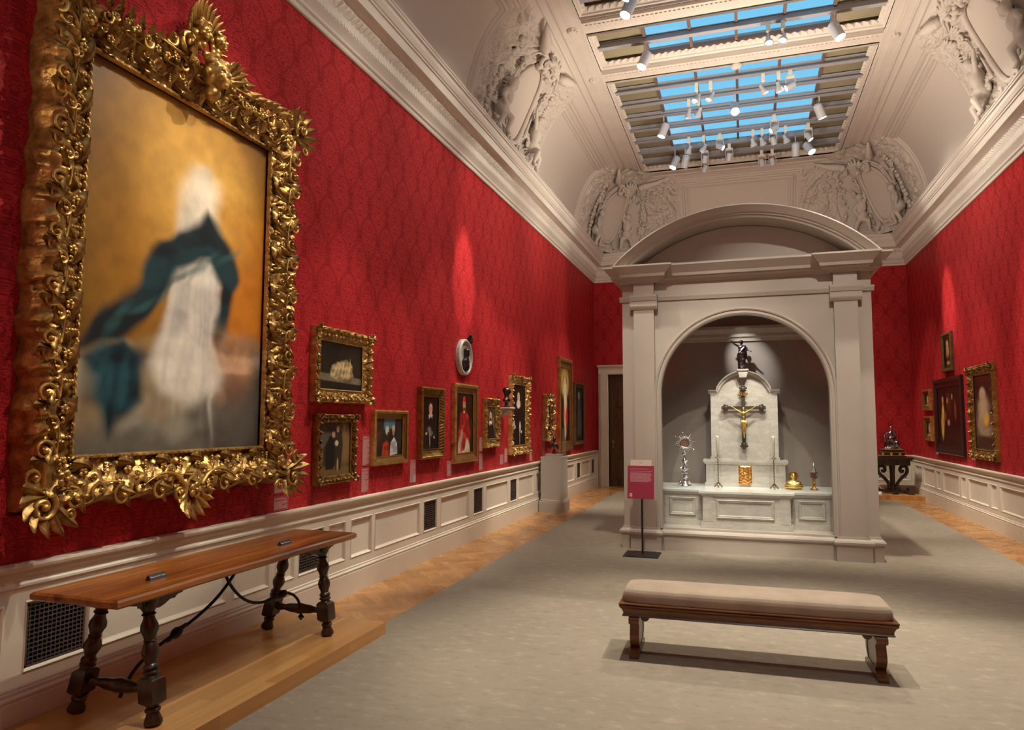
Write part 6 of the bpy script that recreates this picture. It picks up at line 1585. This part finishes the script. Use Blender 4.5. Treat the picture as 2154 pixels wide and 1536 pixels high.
SPOTS = [
 # visible lamps
 ('par', .47, 10.45, (.9, 7.2, 0), 500, 45, 'lamp with cream gear box in the nearer narrow skylight bay, left of the two'), ('par', .67, 10.45, (-.9, 6.8, 0), 500, 45, 'lamp with cream gear box in the nearer narrow skylight bay, right of the two'),
 ('cylinder', -1.30, 10.45, (-3.4, 8.9, 1.6), 420, 26, 'white cylinder spotlight with glowing face in the narrow bay, left end'), ('cylinder', 1.36, 10.45, (3.4, 9.6, 2.0), 700, 40, 'white cylinder spotlight with glowing face in the narrow bay, right end'),
 ('cylinder', -1.32, 9.0, (-3.4, 7.5, 1.55), 520, 26, 'white cylinder spotlight cut by the top edge of the photo'),
 ('par', -.63, 12.03, (-3.4, 9.7, 1.5), 380, 22, 'lamp on the first far-bay bar, leftmost'), ('par', -.40, 12.03, (-3.4, 10.9, 1.6), 420, 22, 'lamp on the first far-bay bar, second from left'),
 ('par', .44, 12.03, (3.4, 12.5, 1.7), 420, 26, 'lamp with dark rim on the first far-bay bar, right half'), ('par', .68, 12.03, (2.2, 13.2, 0), 900, 40, 'tilted lamp beside the dark-rimmed one on the first far-bay bar'), ('floodlight', .86, 12.03, (-3.5, 11.2, 4.6), 280, 44, 'small glowing lamp at the right of the first far-bay bar'),
 ('par', -.80, 12.61, (-2.3, 14.2, 0), 900, 40, 'lamp seen from behind on the second far-bay bar, left'), ('par', -.63, 12.61, (-3.2, 14.2, 1.5), 0, 0, 'lamp seen from behind on the second far-bay bar, right'),
 ('cylinder', -.02, 12.61, (.2, 9.9, 4.0), 160, 50, 'white cylinder spotlight hanging at the middle of the far skylight bay'),
 ('cylinder', -1.30, 13.18, (-3.4, 12.8, 1.7), 420, 22, 'white cylinder spotlight with glowing face halfway along the far bay, left side'), ('cylinder', 1.41, 13.18, (3.4, 14.3, 1.75), 620, 30, 'white cylinder spotlight with glowing face halfway along the far bay, right side'),
 ('floodlight', .68, 13.75, (-3.5, 12.9, 4.4), 260, 44, 'round glowing lamp right of centre in the far bay'), ('floodlight', 1.32, 14.35, (3.5, 14.15, 3.7), 850, 14, 'yoke floodlight at the right edge of the blue panes'), ('floodlight', .68, 14.35, (2.5, 17.2, 2.0), 160, 40, 'yoke floodlight below the round glowing lamp'),
 ('floodlight', -.32, 14.35, (3.5, 13.2, 4.6), 280, 46, 'square yoke floodlight left of centre on the fifth bar'), ('floodlight', -.15, 14.95, (-1, 17.2, 3.0), 120, 50, 'square yoke floodlight at the lower middle of the far bay'), ('floodlight', -.64, 14.95, (-2.4, 17.2, 2.0), 120, 40, 'square yoke floodlight left of the middle on the sixth bar'),
 ('par', -.63, 14.35, (-3.4, 14.2, 1.9), 460, 24, 'slim lamp on the fifth bar, left of centre'), ('par', -.92, 14.35, (-3.4, 15.5, 1.7), 200, 22, 'slim lamp with flared rim on the fifth bar, far left'), ('par', .31, 14.35, (2.2, 16.9, .9), 300, 28, 'lamp of the close pair on the fifth bar, left one'), ('par', .48, 14.35, (2.9, 16.8, 1.0), 380, 26, 'lamp of the close pair on the fifth bar, right one'), ('par', .91, 14.35, (3.4, 15.8, 1.7), 420, 26, 'thin lamp seen edge-on on the fifth bar, right part'),
 ('cylinder', -1.25, 14.95, (-3.4, 13.6, 1.9), 200, 26, 'white cylinder spotlight with glowing face near the far end, left'), ('cylinder', -1.04, 14.95, (-3.0, 17.2, 1.5), 0, 0, 'white cylinder spotlight seen from behind near the far end, left'),
 ('floodlight', -.67, 15.54, (-3.2, 17, 1), 0, 0, 'small tilted lamp on the last bar, left of centre'), ('floodlight', .50, 15.54, (1.5, 17, 1), 0, 0, 'small tilted lamp on the last bar, right of centre'), ('floodlight', .71, 15.54, (1.8, 17, 1), 0, 0, 'boxy lamp on the last bar beside the small tilted one'),
 ('cylinder', 1.13, 14.95, (1.13, 17.2, 2), 0, 0, 'white cylinder spotlight seen from behind near the far end, right'), ('cylinder', 1.37, 14.95, (3.4, 13.0, 3.0), 200, 26, 'white cylinder spotlight with glowing face near the far end, right'),
]
for k, x, y, tg, pw, sz, lb in SPOTS: spot(k, x, y, tg, pw, sz, .7, lb)
# unseen lamps added on the bars of the nearer bays, above the view
NEAR = [(-.2, 5.7, (-3.4, 3.3, 2.4), 720, 30), (.3, 4.13, (-3.4, 3.9, 2.9), 460, 30), (-.9, 5.7, (-3.4, 5.6, 2.0), 520, 20), (-1.2, 6.28, (-3.4, 5.5, 1.2), 260, 18), (-1.0, 6.86, (-3.4, 6.6, 1.5), 520, 20), (-1.25, 8.6, (-3.5, 8.65, 3.5), 1150, 13), (-1.2, 8.02, (-3.4, 9.9, 2.0), 420, 20), (-.7, 8.6, (-3.4, 11.0, 1.8), 500, 18),
        (-.6, 2.8, (-3.0, 3.6, .5), 450, 34), (1.25, 5.7, (-.1, 5.2, 0), 860, 46), (-.95, 5.5, (.1, 5.2, 0), 860, 46), (-.9, 4.13, (-.6, 9.0, 1.6), 600, 30), (1.0, 4.13, (.5, 9.0, 2.2), 650, 32), (.0, 7.44, (0, 9.2, 3.6), 160, 40), (0.2, 5.7, (0, 9.3, .50), 800, 14), (-.1, 6.28, (-.1, 9.3, .50), 600, 14), (1.2, 2.2, (0, 2.5, 0), 160, 70),
        (-1.2, 7.44, (-2.3, 8.8, 0), 560, 45), (-.2, 8.6, (-2.2, 11.4, 0), 900, 40), (1.2, 8.0, (2.4, 10.8, 0), 1000, 45), (1.2, 6.86, (2.4, 7.6, 0), 420, 50),
        # wall washers added to brighten the upper damask and cornice
        (1.2, 2.8, (-3.5, 4.6, 4.5), 280, 40), (1.2, 6.28, (-3.5, 6.6, 4.4), 260, 40), (1.2, 8.6, (-3.5, 9.6, 4.3), 520, 34), (.2, 7.6, (-3.5, 8.0, 4.8), 160, 40), (.3, 8.6, (3.5, 10.8, 4.5), 520, 46)]
NL = ['from the first bar of the near bay toward the huge painting', 'toward the crest of the huge painting', 'toward the pale still life', 'toward the two-figure picture', 'toward the orange-robed crowd scene', 'steeply down the wall above the oval relief', 'toward the small bearded portrait', 'toward the pale woman portrait',
      'down onto the walnut table', 'down onto the bench from the right', 'down onto the bench from the left', 'toward the left of the tabernacle front', 'toward the right of the tabernacle front', 'toward the tabernacle pediment', 'toward the altar front from the middle', 'toward the altar front from the left', 'down onto the nearest carpet',
      'down onto the parquet left of the carpet', 'down onto the left aisle beside the tabernacle', 'down onto the right aisle beside the tabernacle', 'down onto the right side of the carpet', 'across to the high left wall above the huge painting', 'across to the high left wall beyond the huge painting', 'across to the high left wall above the oval relief', 'across to the left cornice', 'across to the high right wall']
for (x, y, tg, pw, sz), nl in zip(NEAR, NL): spot('cylinder', x, y, tg, pw, sz, .7, 'unseen near-gallery spotlight aimed '+nl)
# unseen fill floodlights added to brighten the plaster vault: on the tabernacle roof (hidden by its pediment) and on stands behind the photographer
def added_uplight(x, y, z, power, label, stand=0, size=165, d=(0, 0, 1), color=(1, .86, .70)):
    t = empty('added_vault_floodlight', (x, y, z), 0, label, 'floodlight', 'added fill floodlights washing the vault')
    m = MB(); m.lathe([(.06, .0), (.07, .02), (.02, .03), (.02, stand+.05), (.10, stand+.08), (.13, stand+.16), (.12, stand+.165), (.09, stand+.10), (.001, stand+.10)], 20); hs = m.build('housing', WHITE_METAL, t, angle=40)
    ld = bpy.data.lights.new('fill_flood', 'SPOT'); ld.energy = power*LAMP; ld.spot_size = math.radians(size); ld.spot_blend = .8; ld.color = color; ld.shadow_soft_size = .12
    lo = bpy.data.objects.new('fill_flood', ld); COL.objects.link(lo); lo.parent = t; lo.location = (0, 0, stand+.18); lo.rotation_mode = 'QUATERNION'; lo.rotation_quaternion = Vector((0, 0, -1)).rotation_difference(Vector(d).normalized())
def arch_z(x): return PC+math.sqrt(PR*PR-x*x)
for x, y in ((-.8, 10.2), (.8, 10.2)): added_uplight(x, y, arch_z(x)+.06, 330, 'added white fill floodlight on the tabernacle roof behind the pediment, %s end' % ('left' if x < 0 else 'right'), d=(0, .75, 1))
for x in (-3.05, 3.05): added_uplight(x, -3.0, 0.0, 480, 'added white floodlight on a floor stand at the near end of the gallery, %s corner' % ('left' if x < 0 else 'right'), 1.9, 170, (0, .25, 1))
# case lamps inside the tabernacle
case_lamp(-.30, 9.32, 3.33, (.06, 10.2, 2.52), 130, 30, .9, 'small white lamp behind the arch head aimed at the bronze statuette', (1, .97, .92))
case_lamp(.30, 9.30, 3.33, (-.03, 9.95, 1.6), 120, 40, .8, 'small white lamp behind the arch head aimed at the crucifix')
case_lamp(-.62, 9.30, 3.33, (-.60, 9.75, .8), 80, 40, .8, 'small white lamp behind the arch head aimed at the silver monstrance', (1, .97, .92)); case_lamp(.66, 9.30, 3.33, (.66, 9.75, .75), 80, 40, .8, 'small white lamp behind the arch head aimed at the gilded bust')
case_lamp(.0, 9.26, 3.33, (0, 9.4, .5), 60, 90, .8, 'small white lamp at the middle of the arch head aimed down at the altar')
